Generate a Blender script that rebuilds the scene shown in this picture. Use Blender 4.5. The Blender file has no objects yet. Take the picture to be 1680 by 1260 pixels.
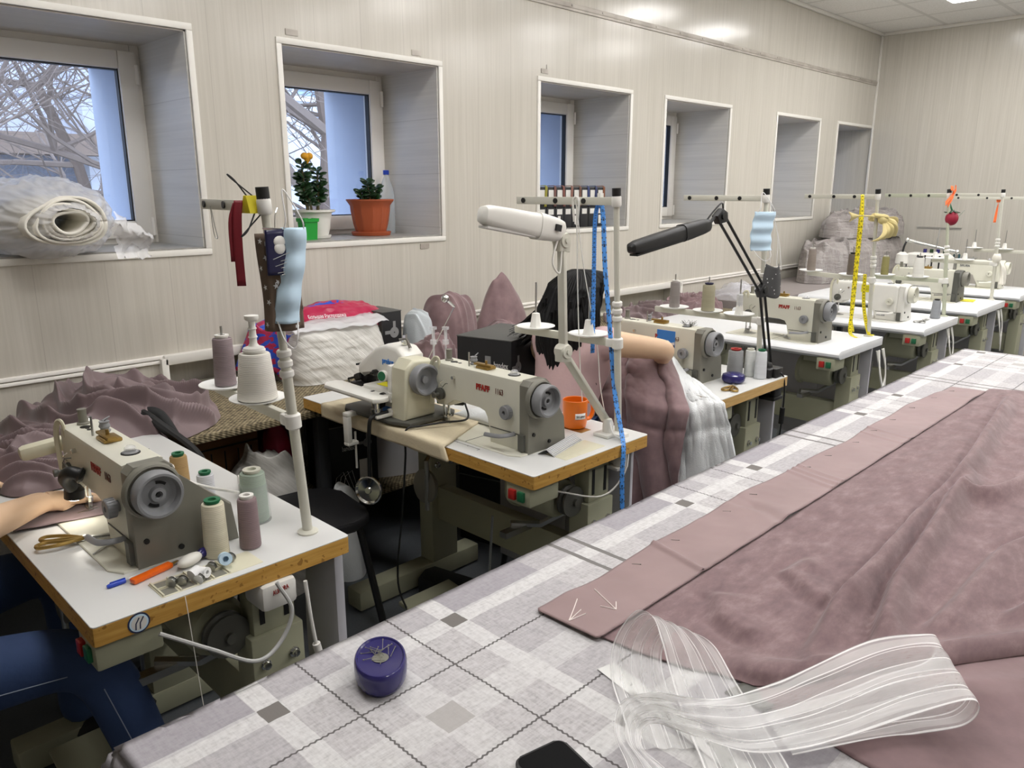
# Sewing workshop: window wall on the left, a row of sewing tables, a big cutting table in front.
import bpy, bmesh, math, random
from mathutils import Vector as V, Matrix, noise
R = math.radians
PI = math.pi
sc = bpy.context.scene
C = sc.collection
random.seed(7)

# ------------------------------------------------------------------ camera, world, exposure
cam_d = bpy.data.cameras.new('camera')
cam = bpy.data.objects.new('camera', cam_d)
C.objects.link(cam)
cam.location = (0, 0, 1.535)
cam.rotation_euler = (R(90 - 14.02), 0, R(-45.38))
cam_d.sensor_width = 36
cam_d.lens = 36 * 1271.8 / 1680
cam_d.clip_start = 0.02
sc.camera = cam
world = bpy.data.worlds.new('sky')
sc.world = world
world.use_nodes = True
_bg = world.node_tree.nodes['Background']
_bg.inputs['Color'].default_value = (0.72, 0.82, 1.0, 1)
_bg.inputs["Strength"].default_value = 4.2
sc.view_settings.view_transform = 'Standard'
sc.view_settings.look = 'None'
sc.view_settings.gamma = 1
sc.view_settings.exposure = 0.6
LAMP = 11.          # emission of the ceiling panels
sc.cycles.max_bounces = 8
sc.cycles.transparent_max_bounces = 24

# ------------------------------------------------------------------ materials
def srgb(h):
    h = h.lstrip('#')
    v = [int(h[i:i + 2], 16) / 255 for i in (0, 2, 4)]
    return tuple(c / 12.92 if c <= .04045 else ((c + .055) / 1.055) ** 2.4 for c in v) + (1,)

class N:
    """tiny node helper"""
    def __init__(s, name):
        s.m = bpy.data.materials.new(name)
        s.m.use_nodes = True
        s.t = s.m.node_tree
        s.p = s.t.nodes['Principled BSDF']
    def n(s, typ, ins=(), **kw):
        nd = s.t.nodes.new(typ)
        for k, v in kw.items(): setattr(nd, k, v)
        for k, v in (ins.items() if isinstance(ins, dict) else enumerate(ins)):
            if v is None: continue
            if isinstance(v, bpy.types.NodeSocket): s.t.links.new(v, nd.inputs[k])
            else: nd.inputs[k].default_value = v
        return nd
    def ma(s, op, a, b=0.0, c=0.0): return s.n('ShaderNodeMath', (a, b, c), operation=op).outputs[0]
    def co(s, kind='Object'): return s.n('ShaderNodeTexCoord').outputs[kind]
    def sep(s, v):
        o = s.n('ShaderNodeSeparateXYZ', (v,)).outputs
        return o[0], o[1], o[2]
    def comb(s, x, y, z): return s.n('ShaderNodeCombineXYZ', (x, y, z)).outputs[0]
    def scale(s, v, k): return s.n('ShaderNodeVectorMath', (v, k), operation='MULTIPLY').outputs[0]
    def noise(s, v, sc=5., det=2., rough=.5): return s.n('ShaderNodeTexNoise', {'Vector': v, 'Scale': sc, 'Detail': det, 'Roughness': rough}).outputs[0]
    def ramp(s, f, stops):
        nd = s.n('ShaderNodeValToRGB', (f,))
        e = nd.color_ramp.elements
        while len(e) < len(stops): e.new(.5)
        for el, (p, c) in zip(e, stops): el.position = p; el.color = srgb(c) if isinstance(c, str) else c
        return nd.outputs[0]
    def mix(s, f, a, b):
        nd = s.n('ShaderNodeMix', data_type='RGBA')
        for i, v in ((0, f), (6, a), (7, b)):
            if isinstance(v, bpy.types.NodeSocket): s.t.links.new(v, nd.inputs[i])
            else: nd.inputs[i].default_value = srgb(v) if isinstance(v, str) else v
        return nd.outputs[2]
    def set(s, **kw):
        for k, v in kw.items():
            k = k.replace('_', ' ')
            if isinstance(v, bpy.types.NodeSocket): s.t.links.new(v, s.p.inputs[k])
            else: s.p.inputs[k].default_value = srgb(v) if isinstance(v, str) else v
        return s
    def bump(s, h, strength=.3, dist=.01):
        s.t.links.new(s.n('ShaderNodeBump', {'Height': h, 'Strength': strength, 'Distance': dist}).outputs[0], s.p.inputs['Normal'])
        return s

def mat(name, col, rough=.5, metal=0., var=.08, sc_=12., bump=0., spec=None, **kw):
    n = N(name)
    c = srgb(col)
    d = tuple(x * (1 - var) for x in c[:3]) + (1,)
    f = n.noise(n.co(), sc_, 3)
    n.set(Base_Color=n.mix(f, d, c), Roughness=rough, Metallic=metal, **kw)
    if spec is not None: n.set(Specular_IOR_Level=spec)
    if bump: n.bump(n.noise(n.co(), sc_ * 8, 3), bump, .003)
    return n.m

M = {}
def mk(key, *a, **k): M[key] = mat(key, *a, **k)
mk('cream', '#dad8c8', .38); mk('cream_old', '#d6d2b9', .38); mk('white_enamel', '#e6e4dc', .35); mk('grey_cover', '#7d7b70', .5)
mk('grey_dark', '#56564f', .5); mk('wheel', '#8b8c8e', .42); mk('steel', '#b9b9b6', .3, 1.0); mk('chrome', '#dcdcd8', .12, 1.0); mk('black', '#141414', .45)
mk('black_gloss', '#0b0b0d', .12); mk('rubber', '#191919', .7); mk('laminate', '#d6d6d3', .33, var=.04); mk('white_laminate', '#e8e9ea', .3, var=.04)
mk('stand_green', '#a5a58c', .5); mk('panel_grey', '#c6c5ca', .5); mk('white_plastic', '#ebe9e2', .35); mk('dish', '#f2f2ee', .35)
mk('red', '#b32420', .4); mk('green', '#1f6b45', .4); mk('green_pot', '#1c9a35', .4); mk('terracotta', '#a8512c', .55); mk('white_pot', '#e4e2db', .4)
mk('leaf', '#1f3d1c', .35, var=.4); mk('stem', '#5a5232', .7); mk('flower', '#d79a1c', .6); mk('navy', '#2e2a66', .16, var=.15, sc_=30.); mk('navy_dark', '#1c1c44', .3)
mk('orange', '#f07a1a', .3); mk('orange_clear', '#f36a12', .25); mk('blue_cap', '#2144b8', .35); mk('yellow', '#e3d21c', .5); mk('yellow_sticker', '#e8de2a', .5)
mk('brass', '#a98b4f', .35, .9); mk('skin', '#e2bf9c', .5, var=.06); mk('hair', '#060505', .55, var=.3, spec=.25); mk('lilac_shirt', '#c3a5a4', .75, bump=.2); mk('jeans', '#354c78', .8, var=.45, sc_=9., bump=.3)
mk('jeans_stitch', '#8a93a8', .8); mk('shoe', '#1a1a1c', .6); mk('plastic_card', '#121214', .35); mk('card_black', '#17171a', .55); mk('card_grey', '#5a5a57', .6)
mk('label_white', '#dcdad4', .6); mk('print_grey', '#8d8d8d', .5); mk('print_red', '#a8281f', .5); mk('print_brown', '#6b3b30', .5); mk('print_navy', '#26314f', .5); mk('print_white', '#e8e8e8', .5)
mk('cable_grey', '#b9b9b6', .5); mk('cable_black', '#0f0f0f', .5); mk('metal_post', '#d2d0c2', .42); mk('metal_post_green', '#b9bca6', .42)
mk('kraft', '#8a6a44', .8); mk('cloth_cream', '#d9ccae', .85, bump=.3); mk('batting', '#e9ecec', .95, bump=.6, sc_=30.); mk('pale_batting', '#d3dadd', .95, bump=.6, sc_=30.)
mk('masking', '#c6dff0', .8); mk('ribbon_red', '#7d1624', .5); mk('wool_yellow', '#d9c98e', .8, bump=.3); mk('neon', '#ff7a3c', .6); mk('raspberry', '#9a1634', .6)
mk('tape_blue', '#3f86d8', .5); mk('tape_yellow', '#ecd91f', .5); mk('grey_cloth', '#a69c98', .85); mk('paper', '#eeeeec', .6); mk('cloth_white', '#ece8dc', .9); mk('dark_frame', '#2b2d30', .5)
mk('gasket', '#17181c', .5); mk('pvc_frame', '#f7f3ec', .35, var=.04); mk('trim_white', '#e9e6de', .4, var=.05); mk('brick_card', '#7a5332', .8)

def spool_mat(col, name):
    n = N(name)
    x, y, z = n.sep(n.co())
    w = n.ma('SINE', n.ma('ADD', n.ma('MULTIPLY', z, 1500.), n.ma('MULTIPLY', n.noise(n.co(), 30), 6)))
    band = n.noise(n.comb(0, 0, n.ma('MULTIPLY', z, 60.)), 1., 2)
    c = srgb(col); d = tuple(k * .72 for k in c[:3]) + (1,)
    n.set(Base_Color=n.mix(n.ma('ADD', n.ma('MULTIPLY', w, .15), band), d, c), Roughness=.55)
    n.bump(w, .25, .001)
    return n.m
_sp = {}
def SP(col):
    if col not in _sp: _sp[col] = spool_mat(col, 'thread_' + str(len(_sp)))
    return _sp[col]

def clear(name, col, alpha, rough=.15):
    n = N(name)
    n.set(Base_Color=col, Roughness=rough, Alpha=alpha)
    x = n.noise(n.co(), 18, 3); n.bump(x, .25, .004)
    return n.m
M['clear_plastic'] = clear('clear_plastic', '#eef0f2', .3)
M['film'] = clear('film', '#f2f2f4', .55, .25)
M['film_thin'] = clear('film_thin', '#e9e9ee', .35, .2)
M['sleeve'] = clear('sleeve', '#dfe8e4', .28, .2)
M['water'] = clear('water', '#dfe6ea', .35, .05)
# window glass
n = N('glass'); tr = n.n('ShaderNodeBsdfTransparent', (srgb('#eef3fa'),)); gl = n.n('ShaderNodeBsdfGlossy', {'Color': (1, 1, 1, 1), 'Roughness': .02})
mx = n.n('ShaderNodeMixShader', (.05, tr.outputs[0], gl.outputs[0])); n.t.links.new(mx.outputs[0], n.t.nodes['Material Output'].inputs[0]); M['glass'] = n.m
def emit(name, col, s):
    n = N(name); n.set(Base_Color=col, Emission_Color=col, Emission_Strength=s); return n.m
M['lamp'] = emit('lamp', '#fdfbfa', LAMP)

def panelling(name, along, streak, lo='#beb9ad', hi='#cec9be', seam=.25, rough=.13):
    """PVC wall boards: streaks along one axis, a seam every 25 cm across the other"""
    n = N(name)
    v = n.sep(n.co()); a = v['xyz'.index(along)]; s = v['xyz'.index(streak)]
    other = n.ma('ADD', a, 3.7)
    f1 = n.noise(n.comb(n.ma('MULTIPLY', other, 70.), n.ma('MULTIPLY', s, 1.3), 0.), 1., 4, .65)
    f2 = n.noise(n.comb(n.ma('MULTIPLY', other, 14.), n.ma('MULTIPLY', s, .5), 5.), 1., 2)
    f = n.ma('ADD', n.ma('MULTIPLY', f1, .65), n.ma('MULTIPLY', f2, .35))
    col = n.ramp(f, [(.32, lo), (.66, hi)])
    fr = n.ma('FRACT', n.ma('DIVIDE', other, seam))
    se = n.ma('LESS_THAN', fr, .012)
    n.set(Base_Color=n.mix(n.ma('MULTIPLY', se, .3), col, '#8d857a'), Roughness=n.ma('ADD', rough, n.ma('MULTIPLY', f1, .10)))
    # every board bows very slightly, so the lamp reflections break from board to board
    bow = n.ma('MULTIPLY', n.ma('POWER', n.ma('SUBTRACT', fr, .5), 2.), -1.)
    n.bump(n.ma('ADD', n.ma('MULTIPLY', bow, .35), n.ma('MULTIPLY', f1, .02)), .22, .02)
    return n.m
M['wall_x'] = panelling('wall_boards', 'x', 'z')
M['wall_y'] = panelling('far_wall_boards', 'y', 'z')
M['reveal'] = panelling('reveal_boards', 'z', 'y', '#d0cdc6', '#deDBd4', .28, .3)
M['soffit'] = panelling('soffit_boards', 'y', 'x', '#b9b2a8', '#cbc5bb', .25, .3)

# ------------------------------------------------------------------ mesh builder
def frames(pts):
    pts = [V(p) for p in pts]
    T = []
    for i in range(len(pts)):
        a = pts[max(i - 1, 0)]; b = pts[min(i + 1, len(pts) - 1)]
        t = (b - a); T.append(t.normalized() if t.length > 1e-9 else V((0, 0, 1)))
    u = T[0].orthogonal().normalized(); out = []
    for t in T:
        u = (u - t * u.dot(t)); u = u.normalized() if u.length > 1e-6 else t.orthogonal().normalized()
        out.append((t, u, t.cross(u)))
    return pts, out

def spline(pts, k=8):
    P = [V(p) for p in pts]
    if len(P) < 3: return P
    P = [P[0] * 2 - P[1]] + P + [P[-1] * 2 - P[-2]]; out = []
    for i in range(1, len(P) - 2):
        a, b, c, d = P[i - 1:i + 3]
        for j in range(k):
            t = j / k
            out.append(.5 * (2 * b + (c - a) * t + (2 * a - 5 * b + 4 * c - d) * t * t + (3 * b - a - 3 * c + d) * t ** 3))
    return out + [P[-2]]

class MB:
    def __init__(s): s.b = bmesh.new(); s.mi = 0; s.uv = s.b.loops.layers.uv.new('UVMap')
    def _face(s, vs):
        try:
            f = s.b.faces.new(vs); f.material_index = s.mi; f.smooth = True; return f
        except ValueError: return None
    def hexa(s, p, bev=0, seg=2):
        v = [s.b.verts.new(q) for q in p]
        fs = [s._face([v[i] for i in f]) for f in ((3, 2, 1, 0), (4, 5, 6, 7), (0, 1, 5, 4), (1, 2, 6, 5), (2, 3, 7, 6), (3, 0, 4, 7))]
        if bev: s._bev(fs, bev, seg)
        return s
    def _bev(s, fs, w, seg=2):
        es = list({e for f in fs if f for e in f.edges})
        bmesh.ops.bevel(s.b, geom=es, offset=w, segments=seg, affect='EDGES', profile=.5, clamp_overlap=True, material=-1)
    def box(s, x0, x1, y0, y1, z0, z1, bev=0, seg=2):
        return s.hexa([(x0, y0, z0), (x1, y0, z0), (x1, y1, z0), (x0, y1, z0), (x0, y0, z1), (x1, y0, z1), (x1, y1, z1), (x0, y1, z1)], bev, seg)
    def obox(s, c, size, rot=(0, 0, 0), bev=0):
        from mathutils import Euler
        m = Euler(rot).to_matrix(); c = V(c); h = [k / 2 for k in size]
        return s.hexa([c + m @ V((sx * h[0], sy * h[1], sz * h[2])) for sx, sy, sz in ((-1, -1, -1), (1, -1, -1), (1, 1, -1), (-1, 1, -1), (-1, -1, 1), (1, -1, 1), (1, 1, 1), (-1, 1, 1))], bev)
    def beam(s, a, b, w, h, up=(0, 0, 1), bev=0):
        a, b = V(a), V(b); t = (b - a).normalized(); u = V(up); sd = t.cross(u).normalized(); u = sd.cross(t)
        q = []
        for p in (a, b): q += [p - sd * w / 2 - u * h / 2, p + sd * w / 2 - u * h / 2, p + sd * w / 2 + u * h / 2, p - sd * w / 2 + u * h / 2]
        return s.hexa(q, bev)
    def rings(s, rings, cap=True, closed=False):
        rows = [[s.b.verts.new(p) for p in r] for r in rings]; n_ = len(rows[0])
        pairs = list(zip(rows, rows[1:])) + ([(rows[-1], rows[0])] if closed else [])
        for a, b in pairs:
            for i in range(n_): s._face([a[i], a[(i + 1) % n_], b[(i + 1) % n_], b[i]])
        if cap and not closed: s._face(rows[0][::-1]); s._face(rows[-1])
        return s
    def tube(s, pts, r, n=8, flat=1., closed=False):
        pts, fr = frames(pts); L = len(pts); out = []
        for i, (p, (t, u, w)) in enumerate(zip(pts, fr)):
            k = r[min(i, len(r) - 1)] if isinstance(r, (list, tuple)) else r
            out.append([p + u * math.cos(2 * PI * j / n) * k + w * math.sin(2 * PI * j / n) * k * flat for j in range(n)])
        return s.rings(out, closed=closed)
    def cyl(s, a, b, r, r2=None, n=16): return s.tube([a, b], [r, r if r2 is None else r2], n)
    def lathe(s, prof, c=(0, 0, 0), axis=(0, 0, 1), n=24, sx=1., sy=1.):
        c = V(c); t = V(axis).normalized(); u = V((1, 0, 0)) if abs(t.x) < .7 else V((0, 1, 0)); u = (u - t * u.dot(t)).normalized(); w = t.cross(u)
        out = [[c + t * h + u * math.cos(2 * PI * j / n) * max(r, 1e-4) * sx + w * math.sin(2 * PI * j / n) * max(r, 1e-4) * sy for j in range(n)] for r, h in prof]
        return s.rings(out)
    def prism(s, poly, axis, a, b, bev=0, seg=2):
        def P(u, v, h): return {'x': (h, u, v), 'y': (u, h, v), 'z': (u, v, h)}[axis]
        lo = [s.b.verts.new(P(u, v, a)) for u, v in poly]; hi = [s.b.verts.new(P(u, v, b)) for u, v in poly]
        n_ = len(poly); fs = [s._face(lo[::-1]), s._face(hi)]
        fs += [s._face([lo[i], lo[(i + 1) % n_], hi[(i + 1) % n_], hi[i]]) for i in range(n_)]
        if bev: s._bev(fs[:2], bev, seg)
        return s
    def grid(s, f, nu, nv, closeu=False):
        rows = [[s.b.verts.new(f(i / nu, j / nv)) for i in range(nu + (0 if closeu else 1))] for j in range(nv + 1)]
        m = len(rows[0])
        for j in range(nv):
            for i in range(nu):
                fc = s._face([rows[j][i], rows[j][(i + 1) % m], rows[j + 1][(i + 1) % m], rows[j + 1][i]])
                if fc:
                    for l, (a, b) in zip(fc.loops, ((i, j), (i + 1, j), (i + 1, j + 1), (i, j + 1))): l[s.uv].uv = (a / nu, b / nv)
        return s
    def ball(s, c, r, sx=1., sy=1., sz=1., n=16):
        k = n // 2
        prof = [(r * math.sin(PI * i / k), -r * math.cos(PI * i / k)) for i in range(k + 1)]
        c = V(c)
        return s.rings([[c + V((math.cos(2 * PI * j / n) * max(q, r * .02) * sx, math.sin(2 * PI * j / n) * max(q, r * .02) * sy, h * sz)) for j in range(n)] for q, h in prof])
    def build(s, name, m, parent=None, ang=35, loc=None, solid=0, sub=0, flip=True):
        me = bpy.data.meshes.new(name)
        if flip: bmesh.ops.recalc_face_normals(s.b, faces=s.b.faces)
        s.b.to_mesh(me); s.b.free()
        for k in (m if isinstance(m, (list, tuple)) else [m]): me.materials.append(M[k] if isinstance(k, str) else k)
        me.set_sharp_from_angle(angle=R(ang))
        o = bpy.data.objects.new(name, me); C.objects.link(o)
        if parent: o.parent = parent
        if loc is not None: o.location = loc
        if solid:
            q = o.modifiers.new('thickness', 'SOLIDIFY'); q.thickness = solid; q.offset = 0
        if sub:
            q = o.modifiers.new('smooth', 'SUBSURF'); q.levels = sub; q.render_levels = sub
        return o

def thing(name, label, cat, loc=(0, 0, 0), rz=0., group=None):
    o = bpy.data.objects.new(name, None); C.objects.link(o); o.location = loc; o.rotation_euler = (0, 0, rz)
    o.empty_display_size = .05
    return tag(o, label, cat, group)
def tag(o, label, cat, group=None):
    o['label'] = label; o['category'] = cat
    if group: o['group'] = group
    return o
def struct(o): o['kind'] = 'structure'; return o
def one(mb, name, m, label, cat, group=None, **k): return tag(mb.build(name, m, **k), label, cat, group)

def letters(body, size, org, ux, uy, m, parent, name='lettering', wid=None, bold=0., depth=.0006):
    """flat raised lettering; ux = reading direction, uy = up"""
    cu = bpy.data.curves.new('t', 'FONT'); cu.body = body; cu.size = size; cu.extrude = depth; cu.offset = bold
    t = bpy.data.objects.new('t', cu); C.objects.link(t)
    dg = bpy.context.evaluated_depsgraph_get(); dg.update()
    me = bpy.data.meshes.new_from_object(t.evaluated_get(dg)); me.name = name
    bpy.data.objects.remove(t); bpy.data.curves.remove(cu)
    ux, uy = V(ux).normalized(), V(uy).normalized(); nz = ux.cross(uy)
    k = 1.
    if wid: k = wid / max(1e-6, max(v.co.x for v in me.vertices))
    for v in me.vertices: v.co = V(org) + ux * v.co.x * k + uy * v.co.y + nz * (v.co.z + depth * .5)
    me.materials.clear(); me.materials.append(M[m])
    o = bpy.data.objects.new(name, me); C.objects.link(o); o.parent = parent
    return o

def copy_thing(root, loc, label, rz=None, group=None):
    r = root.copy(); C.objects.link(r); r.location = loc; r['label'] = label
    if rz is not None: r.rotation_euler = (0, 0, rz)
    if group: r['group'] = group
    for ch in list(root.children):
        c = ch.copy(); C.objects.link(c); c.parent = r
        for g in list(ch.children):
            d = g.copy(); C.objects.link(d); d.parent = c
    return r
def fbm(x, y, z=0., o=3):
    a, s, f = 1., 0., 1.
    for _ in range(o): s += a * noise.noise((x * f, y * f, z * f)); a *= .5; f *= 2.
    return s
def sstep(a, b, x):
    t = min(1, max(0, (x - a) / (b - a))); return t * t * (3 - 2 * t)
# ================================================================== the room
W, XF, XN, YN, H = 3.27, 8.63, -2.6, -3.0, 3.07
SILL, HEAD, DEP = 1.296, 2.156, .48
WIN = [(-.30, 1.46), (1.88, 2.77), (3.548, 4.43), (4.855, 5.73), (6.53, 7.36), (7.78, 8.63)]
WIN = [(.57, 1.46)] + WIN[1:]
REC = [(1.24, 2.42), (4.05, 5.12)]       # radiator recesses under the rail
RZ = .855
mb = MB()
# wall with window openings: pillars + bands, built as solid blocks 10 cm thick
def wallbox(x0, x1, z0, z1): mb.box(x0, x1, W, W + .12, z0, z1)
xs = [XN] + [v for w in WIN for v in w]
for i in range(0, len(xs) - 1, 2): wallbox(xs[i], xs[i + 1], SILL, HEAD)
wallbox(XN, XF, HEAD, H)
wallbox(XN, XF, RZ, SILL)
rx = [XN] + [v for r in REC for v in r] + [XF]
for i in range(0, len(rx), 2): wallbox(rx[i], rx[i + 1], 0, RZ)
for a, b in REC:
    mb.box(a, b, W + .12, W + .16, 0, RZ)
struct(mb.build('wall_left', 'wall_x', ang=20))
mb = MB(); mb.box(XF, XF + .1, YN, W + .6, 0, H + .1); struct(mb.build('wall_right', 'wall_y'))
mb = MB(); mb.box(XN - .1, XN, YN, W + .12, 0, H); struct(mb.build('wall_back', 'wall_y'))
mb = MB(); mb.box(XN, XF, YN - .1, YN, 0, H); struct(mb.build('wall_front', 'wall_x'))
# floor
n = N('floor_lino'); f = n.noise(n.co(), 2., 5, .6); g = n.noise(n.co(), 160., 2)
n.set(Base_Color=n.mix(g, n.ramp(f, [(.3, '#55595d'), (.7, '#666a6e')]), '#4a4e52'), Roughness=.55); n.bump(g, .1, .002); M['floor'] = n.m
mb = MB(); mb.box(XN, XF, YN, W + .16, -.1, 0); struct(mb.build('floor', 'floor'))
# ceiling with its grid of 60 cm tiles
n = N('ceiling_tiles'); x, y, z = n.sep(n.co())
e = [n.ma('LESS_THAN', n.ma('ABSOLUTE', n.ma('SUBTRACT', n.ma('FRACT', n.ma('DIVIDE', n.ma('ADD', v, o), .6)), .5)), .47) for v, o in ((x, 3.37), (y, 3.33))]
t = n.ma('MULTIPLY', e[0], e[1]); sp = n.noise(n.co(), 90., 3)
n.set(Base_Color=n.mix(t, '#dddbd6', n.ramp(sp, [(.35, '#e9e7e2'), (.6, '#f4f2ee')])), Roughness=.8); n.bump(n.ma('MULTIPLY', t, -1.), .4, .006); M['ceil'] = n.m
mb = MB(); mb.box(XN, XF, YN, W, H, H + .1); struct(mb.build('ceiling', 'ceil'))
# rails
mb = MB(); mb.box(XN, XF, W - .012, W, 2.585, 2.612, .004); mb.box(XN, XF, W - .008, W, 2.572, 2.585)
for i in range(26):
    xx = 1.2 + i * .29; mb.cyl((xx, W - .013, 2.598), (xx, W - .016, 2.598), .006, n=8)
n = N('cable_rail'); f = n.noise(n.co(), 9., 4); n.set(Base_Color=n.ramp(f, [(.3, '#a49c92'), (.6, '#bfb8ae')]), Roughness=.4); M['rail'] = n.m
struct(mb.build('trim_1', 'rail'))
mb = MB()
for a, b in ((XN, 1.24), (2.42, 4.05), (5.12, XF)):
    mb.box(a, b, W - .012, W, RZ - .004, RZ + .012, .003); mb.box(a, b, W - .012, W, RZ - .022, RZ - .008, .003)
struct(mb.build('trim_2', 'pvc_frame'))
mb = MB()
for a, b in REC:
    mb.box(a - .01, b + .01, W - .03, W + .02, RZ - .03, RZ + .012, .004); mb.box(a - .025, a + .005, W - .03, W + .12, 0, RZ, .004); mb.box(b - .005, b + .025, W - .03, W + .12, 0, RZ, .004)
struct(mb.build('trim_3', 'trim_white'))
mb = MB(); mb.box(XF - .02, XF, W - .02, W, 0, H, .004); struct(mb.build('trim_4', 'trim_white'))
mb = MB(); mb.box(XN, XF, W - .03, W, H - .03, H, .006); mb.box(XF - .03, XF, YN, W, H - .03, H, .006); struct(mb.build('trim_5', 'trim_white'))
# radiators in the recesses
for k, (a, b) in enumerate(REC):
    t = thing('radiator', ['white panel radiator in the wall recess behind the bagged white pack', 'white panel radiator in the recess behind the seated woman'][k], 'radiator', (a + .06, W - .02, .1))
    mb = MB(); L = b - a - .12
    mb.box(0, L, .02, .1, 0, .6, .01); mb.build('body', 'white_enamel', t)
    mb = MB()
    for i in range(int(L / .05)): mb.box(i * .05 + .012, i * .05 + .04, 0, .02, .03, .56, .006)
    mb.build('fins', 'white_enamel', t)
    mb = MB(); mb.box(0, L, 0, .11, .6, .615, .003); mb.build('top_grille', 'cream', t)
# windows
frame_y = W + DEP
def window(i, a, b, real=True):
    t = struct(bpy.data.objects.new('window_%d' % i, None)); C.objects.link(t); t.location = (0, 0, 0)
    y1 = W + DEP + .02
    last = b > 8.6
    mb = MB()
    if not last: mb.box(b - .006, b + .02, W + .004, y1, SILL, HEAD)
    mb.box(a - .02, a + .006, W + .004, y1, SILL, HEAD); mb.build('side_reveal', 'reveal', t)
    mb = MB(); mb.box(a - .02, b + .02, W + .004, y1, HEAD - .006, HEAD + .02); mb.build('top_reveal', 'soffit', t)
    mb = MB(); mb.box(a - .02, b + .02, W + .004, y1, SILL - .025, SILL + .006); mb.build('sill', 'sillm', t)
    mb = MB(); k = .026; yy0, yy1 = W - .008, W + .006     # flat trim round the opening
    mb.box(a - k, b + (0 if last else k), yy0, yy1, HEAD, HEAD + k, .003); mb.box(a - k, b + (0 if last else k), yy0, yy1, SILL - k, SILL, .003)
    mb.box(a - k, a, yy0, yy1, SILL, HEAD, .003)
    if not last: mb.box(b, b + k, yy0, yy1, SILL, HEAD, .003)
    mb.build('opening_trim', 'trim_white', t)
    # outer frame, sash, gasket, glass
    fy = frame_y
    def rectframe(x0, x1, z0, z1, w, y0, y2, name, m, bev=.004):
        mb = MB(); mb.box(x0, x0 + w, y0, y2, z0, z1, bev); mb.box(x1 - w, x1, y0, y2, z0, z1, bev); mb.box(x0 + w, x1 - w, y0, y2, z0, z0 + w, bev); mb.box(x0 + w, x1 - w, y0, y2, z1 - w, z1, bev)
        return mb.build(name, m, t)
    rectframe(a, b, SILL, HEAD, .045, fy, fy + .07, 'outer_frame', 'pvc_frame')
    rectframe(a + .03, b - .03, SILL + .03, HEAD - .035, .075, fy - .025, fy + .045, 'sash', 'pvc_frame', .006)
    rectframe(a + .10, b - .10, SILL + .10, HEAD - .105, .01, fy - .012, fy + .02, 'gasket', 'gasket', 0)
    mb = MB(); mb.box(a + .105, b - .105, fy + .008, fy + .014, SILL + .105, HEAD - .11); mb.build('pane', 'glass', t)
    for z in (SILL + .09, HEAD - .12):
        mb = MB(); mb.cyl((b - .032, fy - .03, z - .05), (b - .032, fy - .03, z + .03), .009); mb.build('hinge', 'pvc_frame', t)
    mb = MB(); mb.box(a + .055, a + .085, fy - .04, fy - .025, 1.66, 1.74, .004); mb.box(a + .06, a + .08, fy - .06, fy - .04, 1.60, 1.72, .004); mb.build('handle', 'white_plastic', t)
    # masonry return outside the sash
    mb = MB()
    mb.box(b - .05, b + .1, fy + .07, fy + .52, SILL - .2, HEAD + .1); mb.box(a - .1, a + .03, fy + .07, fy + .52, SILL - .2, HEAD + .1)
    mb.box(a - .1, b + .1, fy + .07, fy + .52, HEAD - .03, HEAD + .1); mb.box(a - .1, b + .1, fy + .07, fy + .56, SILL - .2, SILL + .01)
    mb.build('outer_reveal', 'outer', t)
n = N('window_sill'); f = n.noise(n.co(), 30., 4); n.set(Base_Color=n.ramp(f, [(.3, '#8f8d88'), (.65, '#a9a69e')]), Roughness=.35); M['sillm'] = n.m
mk('outer', '#b4bccb', .7, var=.1)
for i, (a, b) in enumerate(WIN): window(i + 1, a, b)
# paper tabs left on the wall by the window trim
mb = MB()
for x, z in ((1.905, 2.195), (2.60, 2.19), (2.62, 1.235), (3.555, 2.20)): mb.box(x, x + .06, W - .004, W, z, z + .025)
for x, z, h in ((3.60, 2.2, .05),): mb.box(x, x + .004, W - .003, W, z, z + h)
struct(mb.build('trim_6', 'rail'))
# ceiling lamps: 60 x 60 panels in the tile grid
k = 0
for x in (.77, 2.57, 4.37, 6.17, 7.37):
    for y in (2.07, .87, -.33, -1.53):  # last row is unseen, added to throw flatter light onto the window reveals
        if (x, y) == (.77, -.33): continue
        lab = 'square ceiling light panel in the far corner above the last machines' if (x, y) == (7.37, 2.07) else 'square white light panel in the tiled ceiling'
        t = thing('ceiling_light', lab, 'ceiling light', (x, y, H), group='ceiling light panels'); k += 1
        if (x, y) == (7.37, 2.07): del t['group']
        mb = MB(); mb.box(-.3, .3, -.3, .3, -.006, .0); mb.build('frame', 'trim_white', t)
        mb = MB(); mb.box(-.27, .27, -.27, .27, -.012, -.006); mb.build('diffuser', 'lamp', t)

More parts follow.
